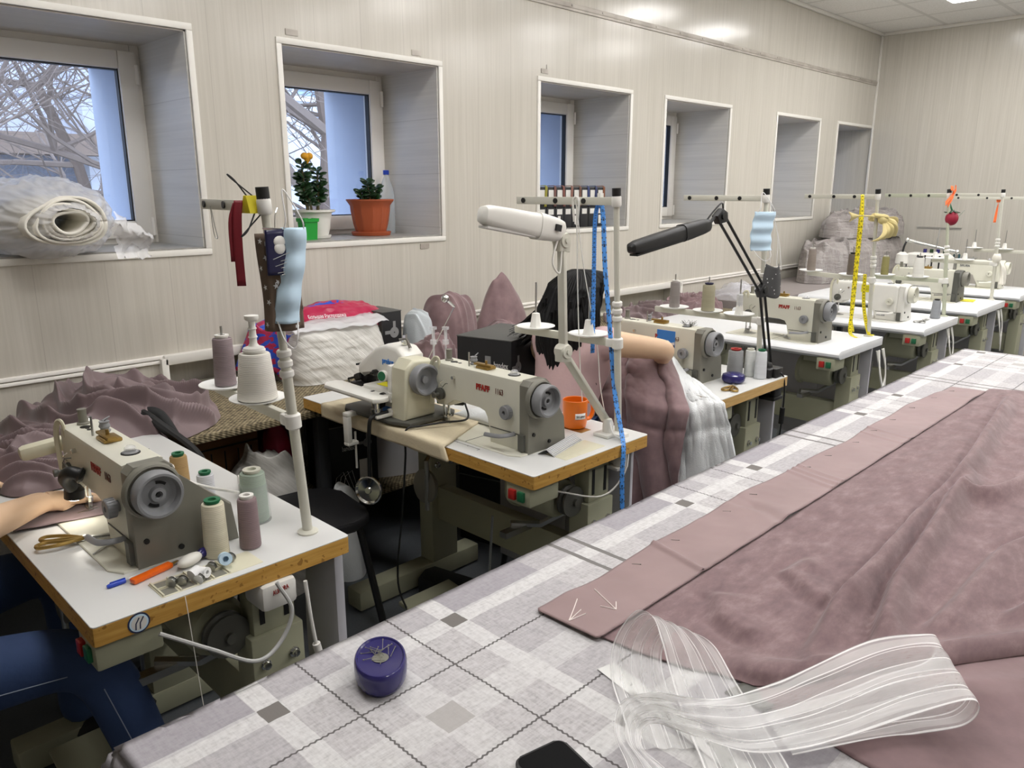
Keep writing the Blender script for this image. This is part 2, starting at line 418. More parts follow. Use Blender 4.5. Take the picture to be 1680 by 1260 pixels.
# ================================================================== outside: courtyard, buildings and trees
OY = 14.
def facade():
    n = N('concrete_panels'); x, y, z = n.sep(n.co()); f = n.noise(n.co(), 1.2, 5); g = n.noise(n.co(), 40., 3)
    s = n.ma('MAXIMUM', n.ma('LESS_THAN', n.ma('FRACT', n.ma('DIVIDE', x, 3.2)), .012), n.ma('LESS_THAN', n.ma('FRACT', n.ma('DIVIDE', z, 2.9)), .02))
    n.set(Base_Color=n.mix(s, n.mix(g, n.ramp(f, [(.35, '#b4b6bd'), (.65, '#d3d6de')]), '#bfc2ca'), '#8b8d94'), Roughness=.8); M['concrete'] = n.m
    mk('pebble', '#8d93a2', .9, var=.7, sc_=45.); mk('ledge_brown', '#8d7a6c', .8); mk('dark_glass', '#3b4652', .1); mk('sky_glass', '#8fa6bd', .08); mk('soil', '#5e5a52', .95, var=.4)
    t = thing('apartment_building', 'pale concrete panel building across the yard with a brown ledge', 'building', (3., OY, 0))
    mb = MB(); mb.box(-12, 12, 0, 6, -4, 9); mb.build('facade', 'concrete', t)
    mb = MB(); mb.box(-12, 3.0, -.9, 0, 2.05, 2.35); mb.build('canopy', 'ledge_brown', t)
    mb = MB(); mb.box(-2.0, 1.3, -.25, 0, -2., 2.05); mb.build('pebble_panel', 'pebble', t)
    mb = MB(); mb.box(1.3, 2.1, -.5, 0, -4, 9); mb.build('pilaster', 'concrete', t)
    for i, x in enumerate((-7.6, -4.6)):
        mb = MB(); mb.box(x, x + 2.4, -.06, 0, -1.2, 1.5); w = mb.build('window', 'ledge_brown', t)
        mb = MB(); mb.box(x + .1, x + 2.3, -.08, -.05, -1.1, 1.4); mb.build('pane', 'dark_glass', w)
    for x in (2.7, 5.2, 8.0):
        for z in (-.4, 3.2):
            mb = MB(); mb.box(x, x + 1.6, -.06, 0, z, z + 1.7); w = mb.build('window', 'trim_white', t)
            mb = MB(); mb.box(x + .1, x + 1.5, -.08, -.05, z + .1, z + 1.6); mb.build('pane', 'sky_glass', w)
facade()
mb = MB(); mb.box(-30, 40, W + 1.4, 40, -1.6, -1.5); struct(mb.build('ground', 'soil'))
mk('bark', '#7a6a60', .9, var=.4, sc_=20.); mk('twig', '#85766c', .9, var=.3)
def tree(name, label, base, h, r, seed, lean=(0, 0), spread=1., lv=4, nb=7):
    rnd = random.Random(seed); t = thing(name, label, 'tree', base); trunk = MB(); br = MB()
    def grow(mb, p, d, L, r0, lvl):
        pts = [p]; q = V(p); dd = V(d)
        for i in range(5):
            dd = (dd + V((rnd.uniform(-.22, .22), rnd.uniform(-.22, .22), rnd.uniform(-.12, .18)))).normalized(); 
            if base[1] + q.y + dd.y * L < W + 2.: dd.y = abs(dd.y) * .6 + .1
            q = q + dd * L / 5; pts.append(q.copy())
        mb.tube(pts, [r0 * (1 - .11 * i) for i in range(6)], 5 if lvl > 0 else 9)
        if lvl >= lv: return
        for i in range(nb if lvl < 2 else 5):
            k = rnd.randint(2, 5) if lvl else rnd.randint(2, 5)
            ax = V((rnd.uniform(-1, 1), rnd.uniform(-1, 1), rnd.uniform(-.25, .8))).normalized()
            nd = (dd * .55 + ax * spread).normalized()
            grow(br, pts[k], nd, L * rnd.uniform(.5, .75), r0 * (.42 if lvl else .34), lvl + 1)
    grow(trunk, V((0, 0, 0)), V((lean[0], lean[1], 1)).normalized(), h, r, 0)
    trunk.build('trunk', 'bark', t); br.build('branches', 'twig', t)
tree('bare_tree', 'bare slender tree outside the first window', (1.72, 7.6, -1.5), 3.6, .085, 3, (.12, 0), 1.1)
tree('bare_tree', 'bare thick-trunked tree outside the window with the potted plants', (5.05, 7.3, -1.5), 4.6, .17, 8, (-.12, 0), 1.2, 4, 10)
tree('bare_tree', 'bare bushy tree further back in the yard', (3.4, 9.5, -1.5), 4.2, .1, 12, (0, 0), 1.3)
# ================================================================== sewing tables
TZ = .76
n = N('table_edge'); f = n.noise(n.scale(n.co(), (2., 2., 30.)), 4., 4, .65); g = n.noise(n.co(), 55., 2)
n.set(Base_Color=n.mix(n.ma('LESS_THAN', g, .36), n.ramp(f, [(.3, '#b68638'), (.7, '#d2a554')]), '#9a6f30'), Roughness=.55); n.bump(f, .15, .002); M['wood_edge'] = n.m
n = N('table_edge_light'); f = n.noise(n.scale(n.co(), (2., 2., 30.)), 4., 4, .65)
n.set(Base_Color=n.ramp(f, [(.3, '#c39a5a'), (.7, '#d8b579')]), Roughness=.55); M['wood_light'] = n.m

def sewing_table(label, x0, x1, y0, y1, edge='wood_edge', top='laminate', rounded=False, panel=True, curved=False, knee=True, box_label=None, cut=None):
    t = thing('sewing_table', label, 'sewing table', (x0, y0, 0), group='sewing tables along the window wall')
    w, L = x1 - x0, y1 - y0
    mb = MB()
    if rounded:
        prof = [(.02, TZ - .045), (0, TZ - .03), (-.002, TZ - .018), (.006, TZ - .006), (.02, TZ), (w, TZ), (w, TZ - .045)]
        mb.prism(prof, 'y', 0, L, .003); mb.build('tabletop', top, t)
    else:
        c = .008
        pl = [(0, c), (c * .3, c * .3), (c, 0), (w - c, 0), (w - c * .3, c * .3), (w, c), (w, L - c), (w - c, L), (c, L), (0, L - c)]
        mb.prism([(x * 1., y * 1.) for x, y in pl], 'z', TZ - .003, TZ, .0008, 1); mb.build('tabletop', top, t)
        mb = MB(); mb.prism(pl, 'z', TZ - .042, TZ - .003, .001, 1); mb.build('edge_band', edge, t)
    px = w - .165
    for k, yy in enumerate((.10, L - .34)):
        mb = MB(); mb.box(px - .065, px + .065, yy - .04, yy + .04, .08, .56, .004); mb.box(px - .052, px + .052, yy - .03, yy + .03, .56, TZ - .043, .004)
        mb.box(px - .2, px + .1, yy - .045, yy + .045, TZ - .052, TZ - .042)
        lg = mb.build('leg', 'stand_green', t)
        for sx in (-.03, .03):
            mb = MB(); mb.box(px + sx - .006, px + sx + .006, yy - .032, yy - .028, .585, .67); mb.build('slot', 'black', lg)
        for sx in (-.036, .036):
            mb = MB(); mb.lathe([(.013, 0), (.013, .004), (.009, .006), (.009, .014), (.002, .015)], (px + sx, yy - .04, .49), (0, -1, 0), 8); mb.build('bolt', 'chrome', lg)
        mb = MB(); mb.beam((px - .42, yy, .045), (px + .18, yy, .045), .085, .075, bev=.006)
        mb.build('foot', 'stand_green', t)
    mb = MB(); mb.box(px - .035, px + .015, .14, L - .38, .26, .40, .005); mb.build('crossbar', 'stand_green', t)
    # motor
    mb = MB(); mx_, my, mz = px - .10, .235, .575
    mb.lathe([(.02, -.10), (.06, -.095), (.07, -.08), (.07, .07), (.078, .075), (.078, .09), (.05, .1), (.03, .11)], (mx_, my, mz), (0, 1, 0), 20)
    mb.box(mx_ - .05, mx_ + .06, my - .09, my + .06, mz + .06, TZ - .043); mo = mb.build('motor', 'stand_green', t)
    mb = MB(); mb.lathe([(.02, 0), (.05, .005), (.05, .012), (.04, .02), (.05, .028), (.05, .035), (.015, .04)], (mx_, my - .15, mz), (0, 1, 0), 20); mb.cyl((mx_, my - .16, mz), (mx_, my - .1, mz), .012); mb.build('pulley', 'grey_dark', mo)
    mb = MB(); mb.tube([(mx_ + .02, my - .1, mz - .05), (mx_ - .02, my - .02, mz - .11), (mx_ - .1, my + .04, mz - .1)], .012, 6); mb.box(mx_ - .16, mx_ - .04, my, my + .03, mz - .125, mz - .105); mb.build('clutch_lever', 'steel', mo)
    # switch box at the operator's edge
    mb = MB(); mb.box(.005, .13, .02, .115, TZ - .105, TZ - .043, .006); sb = mb.build('switch_box', 'stand_green', t)
    mb = MB(); mb.box(-.006, .006, .072, .097, TZ - .09, TZ - .06, .002); mb.build('stop_button', 'red', sb)
    mb = MB(); mb.box(-.004, .006, .038, .063, TZ - .09, TZ - .06, .002); mb.build('start_button', 'green', sb)
    # treadle and rods
    mb = MB(); mb.tube([(px - .2, .36, mz - .1), (px - .2, .39, .1)], .005, 6); mb.build('treadle_rod', 'steel', t)
    mb = MB(); mb.obox((px - .24, .5, .06), (.24, .38, .015), (.12, 0, 0), .004); mb.box(px - .38, px - .1, .34, .36, .02, .05); mb.build('treadle', 'stand_green', t)
    if knee:
        mb = MB(); mb.tube([(px - .25, .62, TZ - .06), (px - .25, .60, TZ - .09), (px - .3, .58, TZ - .12), (px - .3, .58, TZ - .3)], .008, 8)
        kn = mb.build('knee_lifter', 'steel', t)
        mb = MB(); mb.lathe([(.055, 0), (.06, .006), (.06, .016), (.05, .02)], (px - .28, .6, TZ - .22), (-1, 0, .1), 20); mb.build('pad', 'grey_cover', kn)
    if panel:
        mb = MB()
        if curved:
            pl = [(.05 + .5 * math.sin(PI * .5 * i / 10) ** .6 if i else .05, 0) for i in range(1)]
            pl = [(.04, TZ - .05)] + [(.16 + .03 * math.sin(i / 8 * PI), TZ - .05 - i / 8 * .55) for i in range(9)] + [(.04, TZ - .6)]
            mb.prism([(x + .0, z) for x, z in pl], 'x', w - .02, w + .004, .002)
            o = mb.build('side_panel', 'panel_grey', t)
        else:
            mb.box(w - .035, w - .02, .04, .32, .12, TZ - .045, .003); mb.box(w - .035, w - .02, .32, .66, .12, TZ - .045, .003); mb.build('side_panel', 'panel_grey', t)
    return t

def drawer_tray(t, x, y, w, l):
    """shallow moulded bobbin tray let into the tabletop"""
    mb = MB(); z = TZ
    mb.box(x, x + w, y, y + l, z - .02, z + .0015, .002); tr = mb.build('bobbin_tray', 'cream_old', t)
    return tr

T = {}
T[1] = sewing_table('nearest wooden-edged sewing table at bottom left with round blue sticker', .36, .915, 1.432, 2.55, curved=True)
T[2] = sewing_table('wooden-edged sewing table with orange mug and two machines on it', 1.49, 2.04, 1.385, 2.61)
T[3] = sewing_table('pale wooden-edged sewing table under the black desk lamp', 2.59, 3.15, 1.435, 2.62, edge='wood_light')
T[4] = sewing_table('white rounded sewing table with the yellow tape measure hung over it', 3.81, 4.39, 1.485, 2.72, top='white_laminate', rounded=True)
T[5] = sewing_table('white sewing table of the machine with yellow warning sticker', 4.79, 5.43, 1.40, 2.62, top='white_laminate', rounded=True)
T[6] = sewing_table('white sewing table with a yellow note by the grey-ended machine', 5.79, 6.49, 1.385, 2.62, top='white_laminate', rounded=True)
T[7] = sewing_table('farthest white sewing table at the right edge of the photo', 6.85, 7.5, 1.37, 2.62, top='white_laminate', rounded=True)
# round sticker on the nearest table
mb = MB(); mb.lathe([(.0205, 0), (.0205, .0008), (.0, .0009)], (.081, -.0005, TZ - .022), (0, -1, 0), 28); s_ = mb.build('sticker', 'print_navy', T[1])
mb = MB(); mb.lathe([(.0175, .0008), (.0175, .0014), (0, .0014)], (.081, -.0005, TZ - .022), (0, -1, 0), 28); mb.build('sticker_ring', 'masking', s_)
mb = MB(); mb.lathe([(.0145, .0012), (.0145, .0018), (0, .0018)], (.081, -.0005, TZ - .022), (0, -1, 0), 28); mb.build('sticker_face', 'label_white', s_)
mb = MB()
for dx in (-.003, .005): mb.tube([(.081 + dx - .004, -.0026, TZ - .034), (.081 + dx - .003, -.0026, TZ - .022), (.081 + dx + .004, -.0026, TZ - .011)], .0011, 6)
mb.build('emblem', 'print_navy', s_)
mb = MB(); mb.box(.10, .185, .0, .09, TZ - .105, TZ - .043, .012); T1box = mb.build('lamp_transformer', 'white_plastic', T[1], loc=(.225, -.012, -.0))
letters('AURORA', .016, (.125, -.0008, TZ - .068), (1, 0, .12), (-.12, 0, 1), 'print_red', T1box, wid=.038)
# bobbin trays
tr1 = drawer_tray(T[1], .135, .018, .215, .075)
mb = MB()
for i in range(4):
    for j in range(2): mb.box(.015 + .142 + i * .034 - .015, .142 + i * .034 + .026, .022 + j * .033, .05 + j * .034, TZ - .012, TZ + .0018)
mb.build('compartment', 'grey_cover', tr1)
mb = MB()
for i in range(5): mb.box(.138 + i * .034, .141 + i * .034, .02, .09, TZ - .002, TZ + .005)
mb.box(.138, .275, .052, .055, TZ - .002, TZ + .005); mb.build('divider', 'cream_old', tr1)
tr2 = drawer_tray(T[2], .165, .025, .19, .085)
mb = MB()
for i in range(3):
    for j in range(4): mb.box(.172 + i * .033, .2 + i * .033, .03 + j * .019, .045 + j * .019, TZ - .01, TZ + .0018)
mb.box(.275, .30, .05, .095, TZ - .01, TZ + .0018); mb.build('compartment', 'cream_old', tr2)
# ruler printed on the tabletop of the second table, bed cut-out lines
mb = MB(); mb.box(.055, .0575, .28, .73, TZ, TZ + .0006)
for i in range(10): mb.box(.05 if i % 5 else .045, .0575, .28 + i * .05, .2815 + i * .05, TZ, TZ + .0006)
mb.build('printed_scale', 'print_grey', T[2])
mb = MB(); mb.box(.40, .46, .16, .28, TZ - .01, TZ + .0008, .02); mb.build('belt_slot', 'brass', T[2])

# ================================================================== sewing machines
def lockstitch(label, x, y, body='cream', cover='grey_cover', text=None, rounded=False, wide=.17, sticker=None, dial='wheel', group='flatbed sewing machines'):
    t = thing('sewing_machine', label, 'sewing machine', (x, y, TZ), group=group)
    mb = MB()
    if rounded:
        prof = [(.03, 0), (.03, .205), (.05, .224), (.42, .224), (.445, .205), (.445, .11), (.42, .08), (.36, .085), (.33, .128), (.22, .132), (.185, .118), (.17, .085), (.168, 0)]
        mb.prism(prof, 'x', 0, .085, .016, 3)
    else:
        prof = [(.03, 0), (.03, .224), (.43, .224), (.44, .214), (.44, .10), (.415, .078), (.36, .083), (.335, .118), (.21, .116), (.18, .108), (.165, .085), (.165, 0)]
        mb.prism(prof, 'x', 0, .088, .008, 2)
    b_ = mb.build('body', body, t)
    mb = MB()                                          # cast line along the column
    mb.box(-.0015, .001, .035, .16, .0545, .0575); mb.box(-.0015, .001, .035, .16, .002, .004); mb.build('panel_line', 'grey_dark', b_)
    mb = MB(); pl = [(-.05, .035), (-.03, .0), (.02, -.004), (.135, -.004), (.14, .5), (-.05, .5)]
    mb.prism(pl, 'z', -.03, .005, .002, 1); bed = mb.build('bed', body, t)
    mb = MB(); mb.lathe([(.034, 0), (.034, .002), (0, .0022)], (.03, .395, .005), n=24); mb.build('needle_plate', 'steel', bed)
    mb = MB(); mb.box(-.052, .141, .22, .222, .0045, .0056); mb.build('slide_line', 'grey_dark', bed)
    # grey end cover with the handwheel
    if rounded:
        pl = [(0, .01), (0, .215), (.02, .228), (.075, .228), (.095, .21), (.11, .12), (.14, .06), (.15, .0)]
    else:
        pl = [(-.002, 0), (-.002, .211), (.012, .226), (.076, .226), (.092, .212), (.098, .185), (wide * .95, .09), (wide, 0)]
    mb = MB(); mb.prism(pl, 'y', -.005, .034, .004, 2); cv = mb.build('end_cover', cover, t)
    for sx, sz in ((.012, .207), (.082, .207), (.02, .06), (.09, .025)):
        mb = MB(); mb.lathe([(.006, 0), (.006, .004), (0, .004)], (sx, -.005, sz), (0, -1, 0), 10); mb.build('screw', 'black', cv)
    mb = MB(); mb.box(-.012, -.002, .008, .03, .01, .06); mb.build('bed_gap', 'grey_dark', cv)
    mb = MB(); mb.lathe([(.061, 0), (.058, .012), (.054, .014), (.05, .006)], (.043, -.005, .168), (0, -1, 0), 36); mb.build('wheel_ring', cover, cv)
    mb = MB(); mb.lathe([(.03, 0), (.048, .004), (.05, .012), (.05, .032), (.047, .038), (.042, .038), (.038, .022), (.03, .018), (.018, .020), (.015, .028), (.008, .029), (.006, .024), (0, .024)], (.043, -.014, .168), (0, -1, 0), 40)
    hw = mb.build('handwheel', dial, t)
    for a in (50, 230):
        mb = MB()
        for q in range(5):
            aa = R(a + q * 9); mb.obox((.043 + .025 * math.cos(aa), -.0335, .168 + .025 * math.sin(aa)), (.006, .004, .005), (0, -aa, 0))
        mb.build('wheel_slot', 'black', hw)
    mb = MB(); mb.lathe([(.005, 0), (.005, .004), (0, .004)], (.043, -.038, .168), (0, -1, 0), 6); mb.build('hub_screw', 'black', hw)
    # stitch dial
    mb = MB(); dz = .122
    pr = [(.012, 0), (.0125, .008), (.021, .008), (.021, .026), (.019, .028), (.007, .028), (.006, .022), (0, .022)]
    mb.lathe(pr, (0, .075, dz), (-1, 0, 0), 24)
    sd = mb.build('stitch_dial', dial, t)
    mb = MB()
    for q in range(20):
        aa = 2 * PI * q / 20; mb.obox((-.017, .075 + .021 * math.cos(aa), dz + .021 * math.sin(aa)), (.016, .002, .0025), (aa, 0, 0))
    mb.build('knurl', dial, sd)
    mb = MB(); mb.tube(spline([(-.002, .055, .055), (-.03, .05, .058), (-.05, .075, .054), (-.055, .13, .05)]), [.008, .0065, .006, .007], 8, .6); mb.build('reverse_lever', dial if not rounded else body, t)
    # head: face plate, take-up guard, tension, needle and foot
    mb = MB(); mb.box(.006, .082, .44, .452, .09, .205, .005); mb.build('face_plate', 'cream_old' if body == 'cream' else body, t)
    mb = MB(); mb.tube(spline([(-.006, .435, .08), (-.008, .44, .19), (-.006, .425, .232), (.0, .41, .236), (.004, .405, .2)]), .0045, 8, 1.6); mb.build('take_up_guard', 'cream_old', t)
    mb = MB(); mb.lathe([(.02, 0), (.02, .004), (.012, .006), (.02, .009), (.02, .012), (.006, .014), (.006, .026), (.009, .028), (.009, .036), (0, .036)], (0, .395, .12), (-1, 0, 0), 20); mb.tube([(-.004, .36, .16), (-.02, .35, .165), (-.022, .365, .15)], .0015, 5); tn = mb.build('tension_disc', 'grey_dark', t)
    mb = MB(); mb.lathe([(.016, .002), (.016, .007), (0, .008)], (-.004, .395, .12), (-1, 0, 0), 18); mb.build('disc_plate', 'chrome', tn)
    mb = MB(); mb.tube(spline([(-.004, .39, .145), (-.014, .385, .16), (-.006, .375, .17)]), .0014, 5); mb.cyl((-.01, .33, .185), (0, .33, .185), .006, n=8); mb.build('thread_guide', 'chrome', t)
    mb = MB(); mb.cyl((.035, .40, .085), (.035, .40, .03), .0045, n=8); mb.cyl((.035, .40, .04), (.035, .40, .028), .008, n=8); mb.cyl((.035, .40, .03), (.035, .40, .004), .0009, n=5); mb.cyl((.035, .424, .085), (.035, .424, .02), .0045, n=8); mb.build('needle_bar', 'chrome', t)
    mb = MB(); mb.box(.03, .04, .40, .428, .012, .028, .002); mb.box(.0, .05, .387, .395, .006, .0095, .001); mb.box(.0, .05, .404, .412, .006, .0095, .001); mb.box(.025, .035, .385, .428, .0085, .014, .001); mb.build('presser_foot', 'steel', t)
    # top fittings
    mb = MB(); mb.lathe([(.016, 0), (.017, .003), (.013, .006), (.012, .013), (.007, .017), (0, .018)], (.045, .10, .224), n=18); mb.build('oil_sight', 'clear_plastic', t)
    mb = MB(); mb.lathe([(.02, 0), (.02, .002), (0, .002)], (.045, .10, .2235), n=18); mb.build('oil_sight_rim', 'black', t)
    mb = MB(); mb.box(.025, .065, .20, .255, .224, .233, .003); mb.box(.03, .05, .19, .27, .233, .240, .002); mb.cyl((.04, .22, .238), (.04, .22, .252), .004, n=8); mb.build('bobbin_winder', 'brass' if not rounded else 'steel', t)
    mb = MB(); mb.cyl((.03, .29, .224), (.03, .29, .27), .0028, n=8); mb.build('thread_post', 'steel', t)
    mb = MB(); mb.lathe([(.011, 0), (.013, .004), (.009, .008), (.013, .014), (.01, .022), (.012, .026), (0, .027)], (.06, .30, .224), n=14); mb.tube([(.06, .30, .25), (.07, .29, .262), (.05, .28, .258)], .0015, 5); mb.build('pre_tension', 'wheel', t)
    mb = MB(); mb.lathe([(.014, 0), (.014, .004), (.01, .006), (.01, .036), (.011, .038), (0, .038)], (.045, .405, .224), n=14); mb.build('bar_cap', 'grey_cover', t)
    mb = MB()
    for yy, r_ in ((.375, .012), (.345, .006), (.36, .005)): mb.lathe([(r_, 0), (r_, .0012), (0, .0012)], (.04, yy, .2238), n=14)
    mb.build('top_plug', 'black', t)
    if text:
        for body_, off, wd, m_ in text: letters(body_, .026, (-.0006, off, .166), (0, -1, 0), (0, 0, 1), m_, t, wid=wd, bold=.0012 if m_ == 'print_red' else 0)
    return t
PF = [('PFAFF', .225, .062, 'print_red'), ('1163', .14, .036, 'print_brown')]
mc1 = lockstitch('cream flatbed sewing machine on the nearest table, its grey handwheel towards us', .508, 1.605, text=PF, wide=.222)
mc2 = lockstitch('cream sewing machine with red lettering beside the orange mug', 1.612, 1.525, text=PF)
mc3 = lockstitch('cream sewing machine with blue picture sticker beside white batting', 2.742, 1.625, text=[('P', .225, .013, 'print_red'), ('63', .125, .018, 'print_brown')])
mc4 = lockstitch('cream sewing machine with red lettering on a white rounded table', 3.935, 1.655, text=PF)
mc5 = lockstitch('rounded white sewing machine with yellow warning sticker on its arm', 4.945, 1.58, body='white_enamel', cover='white_enamel', rounded=True, dial='cream')
mc6 = lockstitch('cream sewing machine with grey end cover beside the yellow note', 6.115, 1.61, body='cream', cover='grey_dark', rounded=False, dial='grey_cover')
mc7 = lockstitch('farthest cream sewing machine with dark lettering, a white rag tied beside it', 7.2, 1.60, body='cream', cover='cream', rounded=True, dial='cream', text=[('SIRUBA', .30, .075, 'print_navy')])
# stickers
def sticker(parent, y0, y1, z0, z1, m, x=-.0012, name='sticker'):
    mb = MB(); mb.box(x, x + .001, y0, y1, z0, z1); return mb.build(name, m, parent)
s3 = sticker(mc3, .125, .215, .135, .205, 'tape_blue', name='picture_sticker')
mb = MB(); mb.prism([(.127, .137), (.213, .137), (.213, .15), (.195, .158), (.18, .152), (.16, .165), (.145, .155), (.127, .16)], 'x', -.0018, -.0012); mb.build('sticker_shore', 'print_white', s3)
mb = MB(); mb.box(-.002, -.0012, .126, .214, .136, .147); mb.build('sticker_sea', 'print_navy', s3)
s5 = sticker(mc5, .18, .255, .165, .21, 'yellow_sticker', name='warning_sticker')
mb = MB(); mb.prism([(.235, .172), (.248, .172), (.2415, .184)], 'x', -.002, -.0012); mb.box(-.002, -.0012, .19, .23, .186, .188); mb.box(-.002, -.0012, .19, .228, .178, .18); mb.box(-.002, -.0012, .2, .245, .197, .199); mb.build('sticker_print', 'black', s5)
letters('DDL-5550', .013, (-.0006, .15, .03), (0, -1, 0), (0, 0, 1), 'print_navy', mc5, wid=.05)
mb = MB()
for i in range(4):
    for j in range(4):
        if (i * 3 + j * 5) % 4 != 1: mb.box(-.0016, 0, .06 + i * .004, .0635 + i * .004, .028 + j * .004, .0315 + j * .004)
# wad of bright pins on the machine with the blue sticker
mb = MB(); rnd = random.Random(4)
for i in range(46):
    a = rnd.uniform(0, 2 * PI); e = rnd.uniform(.1, 1.1); L = rnd.uniform(.015, .032); p = V((.045 + rnd.uniform(-.012, .012), .09 + rnd.uniform(-.02, .02), .228))
    mb.cyl(p, p + V((math.cos(a) * math.cos(e), math.sin(a) * math.cos(e), math.sin(e))) * L, .0006, n=4)
tag(mb.build('pin_bundle', 'grey_dark', loc=mc3.location), 'wad of dressmaking pins stuck on top of the blue-stickered machine', 'pins'); bpy.data.objects['pin_bundle']['kind'] = 'stuff'
mb.b = bmesh.new()

# motor lamp and guide fitted behind the first machine
L1 = thing('work_lamp', 'work lamp clamped behind the nearest machine, a grey tube with a cream shade', 'lamp', (.60, 1.62, TZ))
mb = MB(); mb.tube([(.02, .10, .175), (-.02, .42, .215)], .009, 12); mb.build('tube', 'steel', L1)
mb = MB(); mb.lathe([(.012, 0), (.013, .03), (.009, .035)], (.021, .10, .175), (.12, -1, -.1), 12); mb.build('end_ferrule', 'white_plastic', L1)
mb = MB(); mb.tube([(-.02, .42, .215), (-.035, .43, .21), (-.06, .45, .19), (-.085, .47, .17)], [.014, .012, .008, .007], 10); mb.ball((-.03, .428, .215), .017); mb.build('joint', 'chrome', L1)
mb = MB(); mb.tube([(.0, .17, .17), (.012, .17, .196), (-.01, .17, .20), (-.02, .175, .172)], .003, 6, 4.); mb.build('clip', 'chrome', L1)
one(MB().tube(spline([(.623, 1.685, .93), (.66, 1.64, .90), (.80, 1.75, .81), (.86, 1.85, .767), (.905, 1.95, .764), (.918, 1.99, .74), (.919, 1.99, .6)]), .0035, 8), 'lamp_cable', 'white_plastic', 'thin white cable running from the lamp arm across the nearest table', 'cable')
mb = MB(); mb.obox((-.115, .475, .16), (.115, .04, .036), (0, -.12, -.15), .012); mb.build('shade', 'cream_old', L1)

# ================================================================== thread stands
def thread_stand(label, x, y, top=(-.05, .0), h=.77, arm_z=.28, arm_dir=(.03, 1), arm_len=.42, bar_dir=(.1, 1), bar_len=.41, trays=((.2,), (.37,)), col='metal_post', spindle=True, mid=True):
    t = thing('thread_stand', label, 'thread stand', (x, y, TZ), group='thread stands bolted to the sewing tables')
    tp = V((top[0], top[1], h)); P = lambda k: tp * k
    mb = MB(); mb.tube([(0, 0, 0), P(.55)], .0115, 14); mb.tube([P(.55), P(1.)], .009, 14)
    pole = mb.build('pole', col, t)
    mb = MB(); mb.lathe([(.024, 0), (.024, .004), (.014, .008)], n=20); mb.build('flange', col, pole)
    mb = MB()
    for k in (.50, .53, .56): mb.lathe([(.0135, -.008), (.016, -.005), (.016, .005), (.0135, .008)], P(k), tp, 16)
    mb.build('coupling', 'white_plastic', pole)
    mb = MB(); mb.lathe([(.0135, -.012), (.0135, .012)], P(1.), tp, 14); mb.build('end_cap', 'black', pole)
    # top bar with thread eyes
    bd = V((bar_dir[0], bar_dir[1], 0)).normalized(); a = P(.965); e_ = a + bd * bar_len
    mb = MB(); mb.beam(a + bd * .012, e_, .006, .024, bev=.0015); bar = mb.build('top_bar', col, t)
    mb = MB(); mb.lathe([(.013, -.016), (.015, -.012), (.015, .012), (.013, .016)], a, tp, 16); mb.build('bar_clamp', 'white_plastic', bar)
    sd = V((0, 0, 1)).cross(bd)
    for q in (.30, .58, .92):
        mb = MB(); c = a + bd * bar_len * q
        for sg in (1, -1): mb.lathe([(.0038, .0), (.0085, .0), (.0085, .003), (.0038, .003)], c + sd * sg * .0035, sd * sg, 14)
        mb.build('eyelet', 'black', bar)
    # tray arm
    ad = V((arm_dir[0], arm_dir[1], 0)).normalized(); a = P(arm_z / h)
    mb = MB(); mb.beam(a + ad * .01, a + ad * arm_len, .016, .026, bev=.003); arm = mb.build('tray_arm', col, t)
    mb = MB(); mb.lathe([(.014, -.018), (.018, -.014), (.018, .014), (.014, .018)], a, tp, 18); mb.obox(a + ad * .022, (.03, .03, .026), (0, 0, math.atan2(ad.y, ad.x)), .004); mb.build('arm_clamp', 'white_plastic', arm)
    pos = []
    for q in trays:
        c = a + ad * q[0] + V((0, 0, .0135)) + V(q[1] if len(q) > 1 else (0, 0, 0))
        mb = MB(); mb.lathe([(.01, -.004), (.05, .0), (.066, .006), (.066, .008), (.05, .0025), (.0, .0015)], c, n=32); tr = mb.build('spool_tray', 'dish', t)
        if spindle:
            mb = MB(); mb.lathe([(.021, .002), (.019, .01), (.013, .05), (.006, .052)], c, n=8); mb.build('cone_holder', 'white_plastic', tr)
            mb = MB(); mb.cyl(c, c + V((0, 0, .155)), .0032, n=8); mb.build('spindle', 'steel', tr)
        pos.append(V((x, y, TZ)) + c)
    return t, pos
st1, ps1 = thread_stand('thread stand on the nearest table with clip, ribbon and masks hung on it', .857, 1.516, (-.05, .0), arm_z=.275, arm_dir=(.05, 1), trays=((.175,), (.36,)), bar_dir=(.115, 1), bar_len=.40)
st2, ps2 = thread_stand('thread stand behind the orange mug with the blue tape measure hung on it', 1.973, 1.458, (-.05, .0), arm_z=.305, arm_dir=(-.08, 1), trays=((.11,), (.33,)), bar_dir=(-.02, 1), bar_len=.41)
st3, ps3 = thread_stand('thread stand beside the black lamp with a blue mask hung on it', 3.10, 1.55, (-.05, .0), arm_z=.235, arm_dir=(-.05, 1), arm_len=.52, trays=((.10,), (.25,), (.42,)), bar_dir=(.0, 1), bar_len=.39)
st4, ps4 = thread_stand('thread stand on the white table with yellow tape and knotted cloth', 4.352, 1.551, (-.09, .0), arm_z=.31, arm_dir=(.28, 1), trays=((.13,), (.40,)), bar_dir=(.0, 1), bar_len=.39)
st5, ps5 = thread_stand('pale green thread stand with orange ribbon and raspberry pincushion', 5.399, 1.477, (.06, .08), arm_z=.22, arm_dir=(-.12, 1), trays=((.16,), (.36,)), bar_dir=(.1, 1), bar_len=.40, col='metal_post_green')
st6, ps6 = thread_stand('thread stand wrapped with a white rag on the table of the yellow note', 6.475, 1.472, (.02, .03), arm_z=.26, arm_dir=(-.05, 1), trays=((.2,), (.4,)), bar_dir=(.05, 1), bar_len=.52)
